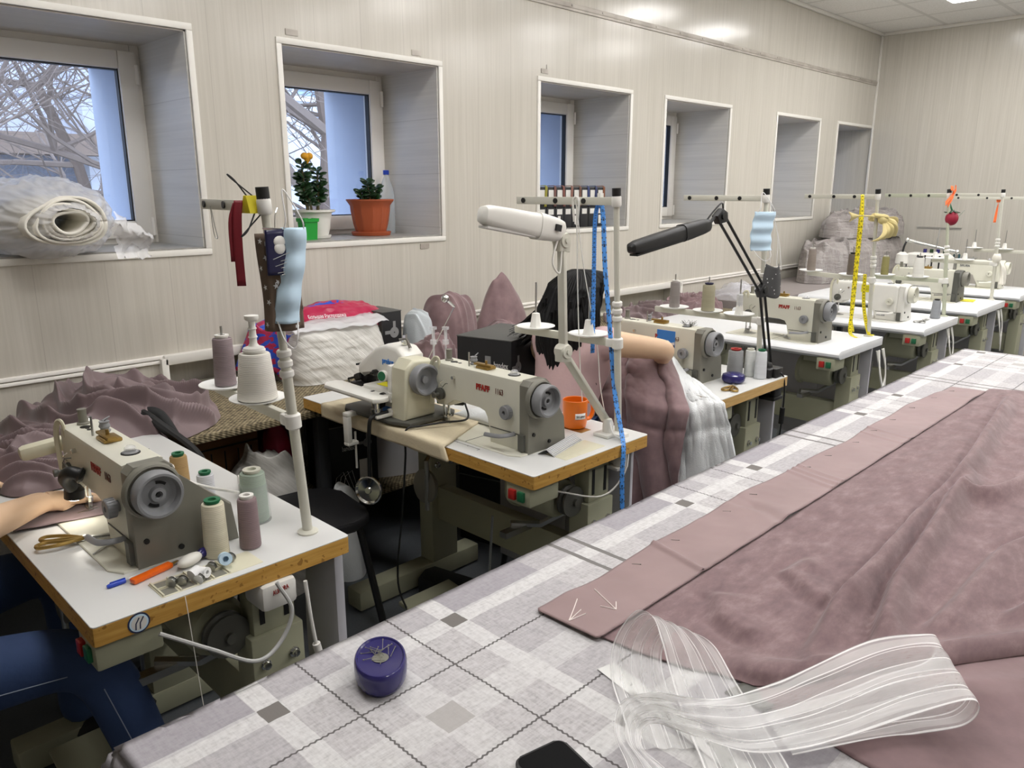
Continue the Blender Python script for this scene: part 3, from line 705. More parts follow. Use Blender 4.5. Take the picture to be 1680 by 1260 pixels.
st7, ps7 = thread_stand('farthest thread stand, a thin orange tie on its bar', 7.43, 1.44, (-.02, .02), h=.74, arm_z=.29, arm_dir=(-.02, 1), trays=((.2,), (.42,)), bar_dir=(-.05, 1), bar_len=.62)

# ================================================================== spools
def spool(label, loc, col, r0=.024, r1=.021, h=.105, core='white_plastic', group='thread spools', sleeve=False, hole=True):
    t = thing('thread_spool', label, 'thread spool', loc, group=group)
    mb = MB(); mb.lathe([(r0 * .7, .001), (r0 * .96, .002), (r0, .005), (r0 + (r1 - r0) * .5, h * .5), (r1, h - .006), (r1 * .93, h - .003), (r1 * .6, h - .002)], n=32); mb.build('thread', SP(col), t)
    mb = MB(); r = r1 * .62; mb.lathe([(r0 * .8, 0), (r0 * .8, .0015), (r, .002), (r, h + .001), (r * 1.18, h + .002), (r * 1.18, h + .006), (r * .6, h + .006), (r * .55, h - .01), (0, h - .012)], n=28); mb.build('core', core, t)
    if sleeve:
        mb = MB(); mb.lathe([(r0 * 1.12, 0), (r0 * 1.14, .002), (r1 * 1.12, h * .75)], n=28); mb.build('sleeve', 'sleeve', t, flip=False)
    return t
spool('cream thread spool with green core beside the bobbin tray', (.655, 1.553, TZ), '#e3dcc3', .0265, .0235, .125, 'green')
spool('mauve thread spool standing at the front of the nearest table', (.727, 1.541, TZ), '#8f7a7c', .0235, .021, .118, 'white_plastic')
spool('wide sage green thread cone in a clear sleeve behind the mauve spool', (.805, 1.667, TZ), '#aebdad', .033, .029, .125, 'cream', sleeve=True)
spool('white thread spool with green core behind the belt cover', (.748, 1.80, TZ), '#dcdce0', .022, .02, .10, 'green')
spool('tan thread spool with green core peeking from behind the handwheel', (.742, 1.94, TZ), '#b3925f', .024, .021, .115, 'green')
z_ = V((0, 0, .0025))
spool('large white thread cone on the front tray of the nearest stand', ps1[0] + z_, '#e6e2d8', .047, .036, .115, 'white_plastic')
mb = MB(); mb.lathe([(.026, .120), (.024, .128), (.013, .132), (.009, .138), (.0085, .15), (.011, .153), (.0085, .157), (.008, .17), (.0105, .173), (.008, .177), (.008, .19), (.015, .194), (.0165, .198), (.0165, .204), (.0, .206)], ps1[0], n=20)
one(mb, 'bobbin', 'white_plastic', 'white plastic bobbin stacked on top of the large white cone', 'bobbin')
spool('mauve thread spool on the rear tray of the nearest stand', ps1[1] + z_, '#8f7f82', .027, .024, .125, 'white_plastic')
spool('taupe thread spool on the rear tray beside the black lamp', ps3[2] + z_, '#8d8581', .024, .021, .12, 'white_plastic')
spool('khaki thread spool with dark blue core on the middle tray', ps3[1] + z_, '#a59f84', .03, .027, .12, 'navy_dark')
spool('thin clear bobbin with white thread on the front tray by the black lamp', ps3[0] + z_, '#e0e0de', .014, .013, .09, 'clear_plastic')
spool('grey-brown thread spool on the rear tray behind the yellow tape', ps4[1] + z_, '#8e8279', .024, .021, .125, 'white_plastic')
spool('brown thread spool on the front tray next to the yellow tape', ps4[0] + z_, '#6e6357', .026, .023, .115, 'black')
spool('olive thread spool on the tray of the pale green stand', ps5[1] + z_, '#8d8650', .024, .022, .12, 'cream')
spool('white thread cone on the tray of the pale green stand', ps5[0] + z_, '#eceae2', .034, .028, .125, 'black')
spool('silver grey thread cone standing on the table under the green stand', (5.27, 1.49, TZ), '#9a9da1', .029, .023, .115, 'black')
spool('large grey thread cone with red core by the black lamp', (2.985, 1.60, TZ), '#9b9c9c', .034, .031, .115, 'red')
spool('white thread spool partly hidden behind the green-cored one', (3.03, 1.555, TZ), '#e4e6e2', .024, .021, .115, 'cream')
spool('white thread spool with green core at the front by the black lamp', (3.02, 1.500, TZ), '#e6e8ea', .026, .022, .12, 'green')
# ================================================================== big cutting table in the foreground
BZ = .85
bt = thing('cutting_table', 'big cutting table in the foreground under the checked grey cloth', 'table', (0, 0, 0))
mb = MB(); mb.box(.27, 3.815, -.62, .925, BZ - .045, BZ - .006, .004); mb.build('tabletop', 'kraft', bt)
for x in (.45, 2.0, 3.6):
    for y in (-.5, .78):
        mb = MB(); mb.box(x - .03, x + .03, y - .03, y + .03, 0, BZ - .045, .003); mb.build('leg', 'dark_frame', bt)
# checked tablecloth
n = N('checked_cloth'); x, y, z = n.sep(n.co('Object'))
def fold(v, c, p): return n.ma('ABSOLUTE', n.ma('SUBTRACT', n.ma('MULTIPLY', n.ma('FRACT', n.ma('ADD', n.ma('DIVIDE', n.ma('SUBTRACT', v, c), p), .5)), p), p / 2))
wob = n.ma('MULTIPLY', n.ma('SUBTRACT', n.noise(n.co(), 60., 2), .5), .003)
d = n.ma('ADD', fold(x, .583, 1.0135), wob); e = n.ma('ADD', fold(y, .691, 1.0135), wob)
def band(v, c, h): return n.ma('LESS_THAN', n.ma('ABSOLUTE', n.ma('SUBTRACT', v, c)), h)
AND = lambda a, b: n.ma('MULTIPLY', a, b)
OR = lambda a, b: n.ma('MAXIMUM', a, b)
weave = n.noise(n.comb(n.ma('MULTIPLY', x, 240.), n.ma('MULTIPLY', y, 30.), 0.), 1., 4, .7); weave2 = n.noise(n.comb(n.ma('MULTIPLY', x, 30.), n.ma('MULTIPLY', y, 240.), 3.), 1., 4, .7); fuzz = n.noise(n.co(), 150., 3)
wv = n.ma('ADD', n.ma('ADD', n.ma('MULTIPLY', weave, .34), n.ma('MULTIPLY', weave2, .34)), n.ma('MULTIPLY', fuzz, .32))
col = n.ramp(wv, [(.36, '#a29f9f'), (.5, '#bcb9b9'), (.64, '#cbc9c9')])
tone = lambda c, a, f: n.mix(n.ma('MULTIPLY', a, f), c, '#8d8890')
bx = n.ma('MULTIPLY', n.ma('GREATER_THAN', d, .18), n.ma('LESS_THAN', d, .385)); by = n.ma('MULTIPLY', n.ma('GREATER_THAN', e, .19), n.ma('LESS_THAN', e, .40))
col = tone(col, AND(bx, by), .6); col = tone(col, AND(bx, n.ma('LESS_THAN', e, .16)), .22); col = tone(col, AND(by, n.ma('LESS_THAN', d, .145)), .3); col = tone(col, AND(by, n.ma('GREATER_THAN', d, .385)), .22)
wh = n.ma('MAXIMUM', OR(band(d, .162, .017), band(e, .178, .018)), n.ma('MULTIPLY', OR(n.ma('LESS_THAN', d, .026), n.ma('LESS_THAN', e, .028)), .7))
col = n.mix(n.ma('MULTIPLY', wh, n.ma('ADD', -.05, n.ma('MULTIPLY', wv, .95))), col, '#e2e2df')
sq = AND(band(d, .162, .0165), band(e, .178, .0165)); sq2 = AND(n.ma('LESS_THAN', d, .024), n.ma('LESS_THAN', e, .024))
col = n.mix(sq, col, '#77736f'); col = n.mix(n.ma('MULTIPLY', sq2, .8), col, '#a8a4a0')
zz = lambda v: n.ma('MULTIPLY', n.ma('SUBTRACT', n.ma('PINGPONG', n.ma('MULTIPLY', v, 1.), .0045), .00225), .5)
l1 = n.ma('LESS_THAN', n.ma('ABSOLUTE', n.ma('SUBTRACT', n.ma('ADD', d, zz(y)), .083)), .0016); l2 = n.ma('LESS_THAN', n.ma('ABSOLUTE', n.ma('SUBTRACT', n.ma('ADD', e, zz(x)), .086)), .0016)
col = n.mix(n.ma('MULTIPLY', OR(l1, l2), .85), col, '#4a4644')
gb = OR(band(d, .482, .0055), band(e, .482, .0055))
col = n.mix(gb, col, '#7c7976')
n.set(Base_Color=col, Roughness=.9, Specular_IOR_Level=.2); n.bump(wv, .25, .002); M['check'] = n.m
X0, X1, Y0_, Y1_ = .235, 3.845, -.66, .96
def cloth_pt(u, v):
    # u, v in 0..1 over the cloth incl. a 30 cm overhang with a rounded table edge
    OH = .30; sx = u * (X1 - X0 + 2 * OH) - OH; sy = v * (Y1_ - Y0_ + 2 * OH) - OH; Lx, Ly = X1 - X0, Y1_ - Y0_
    ox = max(0, -sx) + max(0, sx - Lx); oy = max(0, -sy) + max(0, sy - Ly)
    px = X0 + min(max(sx, 0), Lx); py = Y0_ + min(max(sy, 0), Ly)
    r = .022
    def bend(o): 
        a = min(o / r, PI / 2); h = r * math.sin(a); dn = r * (1 - math.cos(a)) + max(0, o - r * PI / 2); return h, dn
    hx, dx = bend(ox); hy, dy = bend(oy)
    q = .014 * math.sin(sx * 9) * min(1, dy * 5) + .012 * math.sin(sy * 11) * min(1, dx * 5)
    nx = -1 if sx < 0 else 1; ny = -1 if sy < 0 else 1
    zz_ = -max(dx, dy) - .25 * min(dx, dy)
    bump = .0012 * fbm(px * 7, py * 7)
    if dx and dy: hx += dy * .2; hy += dx * .2
    return (px + nx * (hx - r + (.3 * q if dx else 0)) * (1 if ox else 0), py + ny * (hy - r + (.35 * q if dy else 0)) * (1 if oy else 0), BZ + .0005 + zz_ + (bump if not (dx or dy) else 0))
mb = MB(); mb.grid(cloth_pt, 300, 150); tc = one(mb, 'tablecloth', 'check', 'grey checked flannel cloth spread over the big cutting table', 'tablecloth', ang=180)

# mauve velour length of curtain lying on the table
n = N('mauve_velour'); f = n.noise(n.scale(n.co(), (16., 34., 20.)), 1., 5, .68); g = n.noise(n.co(), 7., 3)
n.set(Base_Color=n.mix(n.ma('MULTIPLY', g, .35), n.ramp(f, [(.30, '#6b5456'), (.52, '#806869'), (.75, '#9d8686')]), '#806668'), Roughness=.85, Sheen_Weight=.3, Sheen_Roughness=.4); n.bump(f, .15, .004); M['velour'] = n.m
n = N('mauve_suede'); f = n.noise(n.scale(n.co(), (10., 10., 10.)), 1., 5, .6)
n.set(Base_Color=n.ramp(f, [(.33, '#735c5d'), (.68, '#8c7374')]), Roughness=.85, Sheen_Weight=.4, Sheen_Roughness=.4); n.bump(f, .2, .004); M['suede'] = n.m
n = N('mauve_satin'); f = n.noise(n.co(), 9., 4)
n.set(Base_Color=n.ramp(f, [(.3, '#8b7271'), (.7, '#967c7b')]), Roughness=.55, Sheen_Weight=.2); M['satin'] = n.m
n = N('mauve_lining'); f = n.noise(n.co(), 5., 4)
n.set(Base_Color=n.ramp(f, [(.3, '#6f5e5f'), (.7, '#806d6e')]), Roughness=.6, Sheen_Weight=.2); M['lining'] = n.m
RIDGES = [  # polyline, height, half width
    ([(2.97, .58), (2.667, .538), (2.116, .475), (1.903, .457), (1.60, .445), (1.384, .431), (1.183, .425), (1.03, .40)], .044, .017),
    ([(2.02, .435), (1.80, .425), (1.555, .401), (1.337, .383), (1.2, .355), (1.10, .33)], .036, .015),
    ([(2.9, .20), (2.4, .29), (2.066, .346), (1.93, .38), (1.86, .43)], .030, .016),
    ([(2.6, .05), (2.0, .19), (1.625, .285), (1.315, .29), (1.21, .295)], .022, .020),
    ([(1.9, .03), (1.55, .16), (1.36, .22)], .024, .020),
    ([(1.36, .53), (1.268, .54), (1.233, .489), (1.19, .45)], .012, .022),
    ([(1.12, .60), (1.05, .55), (1.02, .47)], .011, .025),
    ([(2.5, .56), (1.9, .55), (1.6, .53)], .004, .035),
    ([(.93, .49), (.945, .425), (.99, .375), (1.10, .30), (1.20, .235), (1.31, .165), (1.52, .05)], .026, .020),
]
def seg_d(x, y, pl):
    best = 9; tt = 0; sgn = 1
    for i in range(len(pl) - 1):
        ax, ay = pl[i]; bx_, by_ = pl[i + 1]; dx, dy = bx_ - ax, by_ - ay
        t = min(1, max(0, ((x - ax) * dx + (y - ay) * dy) / (dx * dx + dy * dy)))
        qx, qy = x - ax - t * dx, y - ay - t * dy; dd = math.hypot(qx, qy)
        if dd < best: best = dd; tt = (i + t) / (len(pl) - 1); sgn = 1 if dx * qy - dy * qx > 0 else -1
    return best, tt, sgn
def velour_h(x, y):
    h = 0
    for pl, a, w in RIDGES:
        d, t, sg = seg_d(x, y, pl)
        if d < w * 4:
            w2 = w * (1.7 if sg > 0 else .62)         # steep on one side, sloping on the other
            env = min(1, t * 6 + .15) * min(1, (1 - t) * 5 + .1)
            h += a * math.exp(-(d / w2) ** 2) * env
            if sg < 0: h -= a * .30 * math.exp(-((d - w * 1.25) / (w * .4)) ** 2) * env
    return max(h, -.004) + .004 * fbm(x * 3.1, y * 4.3, 1.) + .0022 * fbm(x * 11, y * 12, 4.) + .0045
NEAR = [(.66, .873), (.60, .878), (.52, .897), (.485, .915), (.43, .925), (.40, .95), (.31, 1.07), (.18, 1.27), (.05, 1.48), (-.2, 1.85), (-.6, 2.4)]
def near_x(y):
    for (ya, xa), (yb, xb) in zip(NEAR, NEAR[1:]):
        if y >= yb: return xa + (xb - xa) * (ya - y) / (ya - yb)
    return NEAR[-1][1]
def velour_pt(u, v):
    y = .664 - v * 1.24; xa = near_x(y); xb = 3.08 + .07 * math.sin(y * 5) - .04 * fbm(y * 4, 2.)
    x = xa + (xb - xa) * u ** 1.35
    h = velour_h(x, y); edge = min(1., u * 14, v * 30, (1 - u) * 20)
    if v > .2: h += .012 * math.exp(-(u / .02) ** 2)           # rolled front edge
    return (x, y, BZ + .003 + h * (.15 + .85 * edge))
mb = MB(); mb.grid(velour_pt, 360, 230)
vel = one(mb, 'velour_fabric', 'velour', 'length of mauve velour spread in folds over the cutting table', 'fabric', ang=180, solid=.003)
# the second layer folded back under the front roll
def under_pt(u, v):
    y = .44 - v * 1.0
    xa = .888 + .01 * math.sin(y * 20) + max(0, .25 - y) * .12; xb = near_x(y) + .12
    x = xa + (xb - xa) * u
    h = .003 + .004 * max(0, fbm(x * 6, y * 6, 7.) + .2) + .010 * math.exp(-((u - .52) / .10) ** 2) * sstep(.0, .15, v)
    return (x, y, BZ + .002 + min(h, .012) * min(1, u * 8, v * 10))
mb = MB(); mb.grid(under_pt, 50, 80); mb.build('under_fold', 'suede', vel, ang=180, solid=.002)
# satin facing strip pinned along its edge
def strip_pt(u, v):
    x = .858 + u * 2.15; y0 = .660; y1 = .793 + .006 * math.sin(x * 5.1) + .004 * math.sin(x * 17)
    if x > 2.55: y1 -= (x - 2.55) * .07
    y = y0 + (y1 - y0) * v + (0 if u > .002 else (v - .5) * -.01)
    h = .0022 * fbm(x * 9, y * 9, 2.) + .0015
    for xs_, a, w in ((1.165, .006, .006), (1.74, .004, .006), (1.77, .004, .006), (1.80, .003, .006), (2.2, .003, .006), (2.26, .003, .006)): h += a * math.exp(-((x - xs_ - .04 * v) / w) ** 2)
    h += .009 * math.exp(-((x - 1.50) / .05) ** 2) * math.exp(-((v - .25) / .35) ** 2) - .006 * math.exp(-((x - 1.475 - .05 * v) / .018) ** 2) + .004 * math.exp(-((x - .93) / .03) ** 2) * v
    h += .005 * math.exp(-((x - 2.85) / .06) ** 2)
    return (x, y, BZ + .0045 + max(h, 0) + .003 * (1 - v))
mb = MB(); mb.grid(strip_pt, 420, 24); fs = mb.build('facing_strip', 'satin', vel, ang=180, solid=.002)
mb = MB(); mb.tube([(strip_pt(i / 150, -.006)[0], strip_pt(i / 150, 0)[1] - .0012, strip_pt(i / 150, 0)[2] + .0004) for i in range(151)], .0011, 5); mb.build('seam_edge', 'suede', fs)
mb = MB()
for x in (1.10, 1.24, 1.44, 1.57, 1.83, 1.96, 2.12, 2.27, 2.42, 2.60, 2.78, 2.93):
    p = V(strip_pt((x - .858) / 2.15, .86)); mb.cyl(p + V((0, 0, .001)), p + V((.008, -.014, .002)), .0006, n=5); mb.ball(p + V((.008, -.014, .002)), .0013, n=6)
mb.build('pin', 'grey_dark', fs)
mk('chalk', '#efe4df', .9)
mb = MB()
def chalk(px, py, qx, qy):
    k = 8; pts = []
    for i in range(k + 1):
        X = px + (qx - px) * i / k; Y = py + (qy - py) * i / k; p = strip_pt((X - .858) / 2.15, (Y - .66) / .133); pts.append((X, Y, p[2] + .0016))
    mb.tube(pts, .0009, 5)
for tip, d1, d2, d3 in (((.866, .725), (.925, .757), (.905, .732), (.900, .718)), ((.945, .690), (.975, .760), (.935, .715), (.966, .706))):
    for q in (d1, d2, d3): chalk(*tip, *q)
mb.build('chalk_arrow', 'chalk', fs)

# dark navy cloth peeping out from under the front roll
mb = MB(); mb.grid(lambda u, v: (.885 + u * .13, .455 - v * .06 - u * .03, BZ + .0025 + .001 * math.sin(u * 9)), 12, 8)
one(mb, 'dark_cloth', 'grey_dark', 'scrap of dark grey cloth peeking from under the mauve velour', 'cloth', ang=180, solid=.002)

# steel ruler under the sheer tape
rl = thing('ruler', 'steel ruler lying on the checked cloth under the sheer curtain tape', 'ruler', (.818, .612, BZ + .0018), R(-102))
mb = MB(); mb.box(0, .35, -.016, .016, 0, .0012); mb.build('blade', 'steel', rl)
mb = MB()
for i in range(68): mb.box(.008 + i * .005, .0084 + i * .005, .016 - (.009 if i % 10 == 0 else .006 if i % 5 == 0 else .004), .016, .0012, .0014)
mb.build('graduation', 'black', rl)
for i, s_ in enumerate('1 2 3 4 5 6 7 8 9'.split()): letters(s_, .006, (.018 + i * .036, -.002, .0013), (1, 0, 0), (0, 1, 0), 'black', rl, name='numeral', depth=.0002)

# sheer pleating tape, thrown in loops
n = N('sheer_tape'); uvx, uvy, _ = n.sep(n.co('UV'))
ln = None
for c_, h in ((.02, .016), (.17, .010), (.21, .006), (.40, .010), (.55, .006), (.60, .010), (.78, .010), (.83, .006), (.98, .016)):
    q = band(uvx, c_, h * .75); ln = q if ln is None else OR(ln, q)
hz = OR(band(uvx, .12, .06), OR(band(uvx, .48, .07), band(uvx, .88, .05)))
fine = n.noise(n.comb(n.ma('MULTIPLY', uvx, 60.), n.ma('MULTIPLY', uvy, 60.), 0.), 1., 2)
n.set(Base_Color='#f2f1ef', Roughness=.45, Alpha=n.ma('MAXIMUM', n.ma('MULTIPLY', ln, .85), n.ma('ADD', .23, n.ma('ADD', n.ma('MULTIPLY', hz, .16), n.ma('MULTIPLY', fine, .12))))); n.bump(ln, .6, .002); M['sheer'] = n.m
def loft(mb, E1, E2, nu=24, nv=10):
    A, B = spline(E1, nv), spline(E2, nv); m = len(A) - 1
    def f(u, v):
        i = min(m, int(round(v * m))); p = A[i].lerp(B[i], u)
        return p + V((0, 0, .0012 * math.sin(u * 22 + i * .3)))
    mb.grid(f, nu, m)
mb = MB()
LA1 = [(.700, .480, .8535), (.743, .527, .857), (.787, .580, .868), (.820, .600, .90), (.845, .585, .942), (.853, .558, .940), (.832, .528, .925), (.811, .502, .905), (.765, .444, .875), (.723, .390, .860), (.66, .33, .857), (.58, .25, .856)]
LA2 = [(.760, .420, .8535), (.794, .461, .857), (.820, .507, .868), (.850, .537, .895), (.866, .525, .928), (.876, .500, .930), (.880, .470, .918), (.858, .425, .898), (.833, .374, .875), (.797, .315, .860), (.735, .26, .857), (.65, .18, .856)]
loft(mb, LA1, LA2)
LB1 = [(.60, .40, .856), (.661, .457, .862), (.683, .495, .880), (.716, .509, .898), (.745, .488, .908), (.775, .448, .905), (.829, .420, .893), (.90, .395, .888), (.971, .372, .893), (1.063, .326, .912), (1.100, .273, .930), (1.120, .259, .918), (1.10, .262, .893), (1.04, .30, .878), (.976, .330, .872), (.859, .386, .868)]
LB2 = [(.64, .34, .856), (.690, .41, .858), (.700, .46, .862), (.722, .478, .868), (.742, .468, .872), (.757, .42, .872), (.775, .36, .872), (.83, .315, .874), (.884, .279, .880), (.953, .233, .898), (.995, .185, .920), (1.005, .174, .908), (.990, .186, .885), (.955, .225, .874), (.920, .255, .870), (.817, .324, .866)]
loft(mb, LB1, LB2)
one(mb, 'curtain_tape', 'sheer', 'sheer white pleating tape looped over the checked cloth and velour', 'curtain tape', ang=180, flip=False)

# pincushion bowl and pins
pc = thing('pin_dish', 'glossy purple oval magnetic pin dish standing on the checked cloth', 'pin dish', (.568, .826, BZ), R(56))
mb = MB(); mb.lathe([(.028, .0), (.0315, .002), (.0355, .010), (.0365, .020), (.0365, .030), (.0355, .0355), (.034, .0375), (.0325, .0375), (.031, .0355), (.015, .0335), (0, .033)], n=56, sx=1.48, sy=1.03); mb.build('bowl', 'navy', pc)
mb = MB(); mb.lathe([(.009, .0336), (.012, .0342), (0, .0343)], n=24); mb.build('magnet', 'grey_cover', pc)
rnd = random.Random(9)
for i in range(16):
    a = rnd.gauss(.4, .8); cx, cy = rnd.gauss(.004, .010), rnd.gauss(0, .006); L = rnd.uniform(.016, .028)
    p = V((cx, cy, .0352 + rnd.random() * .003)); q = p + V((math.cos(a) * L, math.sin(a) * L, rnd.uniform(-.001, .002)))
    mb = MB(); mb.cyl(p, q, .0005, n=5); mb.ball(q, .0013, n=6)
    o = mb.build('dressmaking_pin', 'grey_cover', loc=pc.location); o.rotation_euler = (0, 0, R(56)); tag(o, 'steel dressmaking pin lying in the purple pin dish', 'pin', 'pins in the purple dish')
# phone at the bottom edge
mk('screen_off', '#050506', .6, spec=.1)
ph = thing('phone', 'black phone lying face up on the checked cloth at the bottom edge', 'phone', (.648, .552, BZ + .0015), R(168))
mb = MB(); w_, l_ = .075, .155
def rr(w, l, r, k=5):
    o = []
    for cx, cy, a0 in ((w - r, r, -90), (w - r, l - r, 0), (r, l - r, 90), (r, r, 180)):
        for i in range(k + 1): a = R(a0 + 90 * i / k); o.append((cx + r * math.cos(a), cy + r * math.sin(a)))
    return o
mb.prism([(x, y - .0) for x, y in rr(w_, l_, .012)], 'z', 0, .008, .002); mb.build('case', 'black', ph)
mb = MB(); mb.prism([(x + .003, y + .003) for x, y in rr(w_ - .006, l_ - .006, .01)], 'z', .008, .0086); mb.build('screen', 'screen_off', ph)
# ================================================================== bench along the wall
n = N('rattan_cloth'); x, y, z = n.sep(n.co()); a = n.ma('SINE', n.ma('MULTIPLY', n.ma('ADD', x, z), 330.)); b = n.ma('SINE', n.ma('MULTIPLY', n.ma('ADD', y, z), 330.))
f = n.ma('ADD', n.ma('MULTIPLY', n.ma('MULTIPLY', a, b), .25), n.noise(n.co(), 60., 3))
n.set(Base_Color=n.ramp(f, [(.3, '#4a4232'), (.55, '#7d7155'), (.8, '#a4977a')]), Roughness=.85); n.bump(f, .5, .006); M['rattan'] = n.m
def bench(label, x0, x1, y0, m, zt=.714, thick=.03, legs=(), shelf=None, name='work_bench'):
    t = thing(name, label, 'bench', (x0, y0, 0))
    mb = MB(); mb.box(0, x1 - x0, 0, W - .025 - y0, zt - thick, zt, .006); mb.build('top', m, t)
    for lx in legs:
        for ly in (.05, .52 if y0 < 2.6 else .4):
            mb = MB(); mb.box(lx - x0 - .025, lx - x0 + .025, ly - .02, ly + .02, 0, zt - thick, .002); mb.build('leg', 'dark_frame', t)
    if shelf:
        mb = MB(); mb.box(shelf[0] - x0, shelf[1] - x0, .06, W - .03 - y0, .25, .28, .006); mb.build('shelf', m, t)
    return t
bench('woven-cloth covered bench along the wall behind the first two tables', -1.2, 3.1, 2.555, 'rattan', legs=(-1.0, 1.56, 3.0), shelf=(1.56, 3.05))
bench('bench behind the black lamp under rumpled mauve lining', 3.2, 5.12, 2.74, 'rattan', .70, legs=(3.3, 5.0))
mk('grey_felt', '#8f8784', .9, var=.12, bump=.2)
bench('grey cloth-covered table in the far corner under the wrapped stack', 5.15, 8.55, 2.66, 'grey_felt', .75, .14, legs=(5.3, 6.9, 8.4), name='corner_table')

def heap(name, label, cat, c, rx, ry, h, seed, m, lam=.09, amp=.022, ang=0., swirl=.8, power=2.4, rough_=.12, nu=200, nv=90, group=None, side=.85, thick_edge=.5, add=True):
    """rumpled cloth heap: superellipse dome with warped, curling folds"""
    def f(u, v):
        a_, b_ = 2 * u - 1, 2 * v - 1          # square grid mapped to a disc: even cells, no polar pinch
        if a_ == 0 and b_ == 0: rd, th = 0., 0.
        elif abs(a_) > abs(b_): rd, th = a_, PI / 4 * b_ / a_
        else: rd, th = b_, PI / 2 - PI / 4 * a_ / b_
        if rd < 0: rd, th = -rd, th + PI
        ct, st = math.cos(th), math.sin(th)
        o = 1 + rough_ * fbm(ct * 1.3 + seed, st * 1.3, seed * 3.1, 2)
        rr = min(1., rd); prof = (1 - rr ** power) ** (1 / power) if rr < 1 else 0
        X, Y = ct * rr * o * rx, st * rr * o * ry
        x_ = X + .12 * fbm(X * 2.2 + seed, Y * 2.2, 1. + seed, 2); y_ = Y + .12 * fbm(X * 2.2, Y * 2.2 + seed, 9. + seed, 2)
        rho = math.hypot((x_ - .25 * rx) / rx, y_ / ry); k = 0; tot = 0
        for q, (a_, l_) in enumerate(((ang, 1.), (ang + 1.1, 1.35), (ang - .8, .8), (None, .8))):
            s = rho * ry / (lam * l_) if a_ is None else (x_ * math.cos(a_) + y_ * math.sin(a_)) / (lam * l_)
            w_ = max(0, .12 + (swirl * .6 if a_ is None else 0) + .9 * noise.noise((X * 4 + q * 7, Y * 4 + seed, q * 3.)))
            s += .13 * math.sin(2 * PI * s + seed); k += w_ * (.5 + .5 * math.cos(2 * PI * s + seed)) ** 2.2; tot += w_
        k = k / max(tot, .3)
        big = .8 + .45 * fbm(X * 3.2 + seed, Y * 3.2, 2. + seed, 2) if add else 1.
        z = h * prof * max(.35, big) + amp * 1.5 * (k - .4) * min(1, prof * 1.8)
        br = 1 + (amp * .35 / min(rx, ry)) * (k - .4) * min(1, prof * 3 + .1) * min(1, rr * 2)
        return (c[0] + X * br, c[1] + Y * br, c[2] + max(.002, z))
    k_ = int((nu * nv) ** .5 * 1.35); mb = MB(); mb.grid(f, k_, k_)
    return one(mb, name, m, label, cat, group, ang=180)
heap('lining_fabric', 'rumpled heap of mauve lining on the bench behind the nearest machine', 'fabric', (.90, 2.86, .716), .36, .33, .17, 3., 'lining', .115, .05, .5, 1.4, 2.6, .10)
heap('lining_fabric', 'tail of the mauve lining heap slumped down at the left behind the nearest needle', 'fabric', (.62, 2.72, .716), .17, .20, .10, 5., 'lining', .07, .035, .2, .9, 2.4, .12, 120, 60)
heap('lining_fabric', 'folds of mauve lining spilling onto the back of the nearest table', 'fabric', (.55, 2.36, .762), .17, .15, .10, 8., 'lining', .06, .03, 1.1, .9, 2.4, .15, 120, 60)
heap('lining_fabric', 'rumpled mauve lining on the bench behind the spools of the black lamp table', 'fabric', (4.25, 2.96, .702), .34, .2, .14, 11., 'lining', .08, .04, .2, 1., 2.4, .12, 140, 60)
heap('lining_fabric', 'darker mauve lining bunched against the wall at the right of the bench', 'fabric', (4.86, 2.98, .702), .26, .19, .12, 14., 'suede', .07, .035, .8, 1., 2.4, .12, 120, 60)
heap('plastic_bag', 'clear plastic bag crumpled on the bench behind the polka dot mask', 'bag', (5.35, 2.9, .752), .22, .16, .13, 17., 'film_thin', .07, .03, .3, .8, 2.2, .12, 90, 45)
heap('quilted_cover', 'small round heap of mauve velour behind the blindstitch machine', 'cover', (2.30, 2.80, .716), .15, .13, .19, 21., 'suede', .10, .025, .9, .8, 2.4, .08, 120, 60)
heap('batting_sheet', 'pale roll of batting standing behind the small mauve heap', 'batting', (2.42, 3.04, .716), .08, .11, .30, 22., 'pale_batting', .10, .012, .9, .5, 2.6, .06, 80, 50)
heap('quilted_cover', 'tall mauve quilt peak leaning on the wall beside the pale batting', 'cover', (2.56, 2.98, .716), .155, .12, .32, 25., 'suede', .12, .025, 0., .3, 3.2, .06, 120, 60, add=False)
heap('quilted_cover', 'pointed mauve quilt peak between the black box and the woman', 'cover', (2.99, 3.03, .716), .23, .10, .40, 28., 'suede', .16, .02, .4, .3, 1.3, .06, 120, 60, add=False)
heap('quilted_cover', 'low mauve quilt bulging behind the black box', 'cover', (2.80, 2.80, .716), .17, .13, .2, 31., 'suede', .12, .02, .4, .3, 2.6, .06, 100, 50)
# grey goods wrapped in film, stacked in the far corner
n = N('wrapped_goods'); x, y, z = n.sep(n.co()); f = n.noise(n.scale(n.co(), (3., 3., 26.)), 1., 5, .7); g = n.noise(n.scale(n.co(), (9., 9., 3.)), 1., 4, .6)
n.set(Base_Color=n.mix(n.ma('MULTIPLY', n.ma('GREATER_THAN', g, .56), .5), n.ramp(f, [(.35, '#928b88'), (.65, '#a8a19d')]), '#b5b0ad'), Roughness=.32); n.bump(n.ma('ADD', f, g), .9, .04); M['wrapped'] = n.m
heap('wrapped_goods', 'lower stack of grey goods wrapped in plastic film in the far corner', 'wrapped goods', (7.55, 2.91, .752), .98, .30, .37, 40., 'wrapped', .16, .05, 1.4, .6, 4.5, .04, 160, 70, add=False)
heap('wrapped_goods', 'upper bundle of grey film-wrapped goods on top of the corner stack', 'wrapped goods', (7.80, 2.94, 1.115), .72, .29, .24, 44., 'wrapped', .14, .045, 1.4, .6, 3.2, .04, 140, 60, add=False)

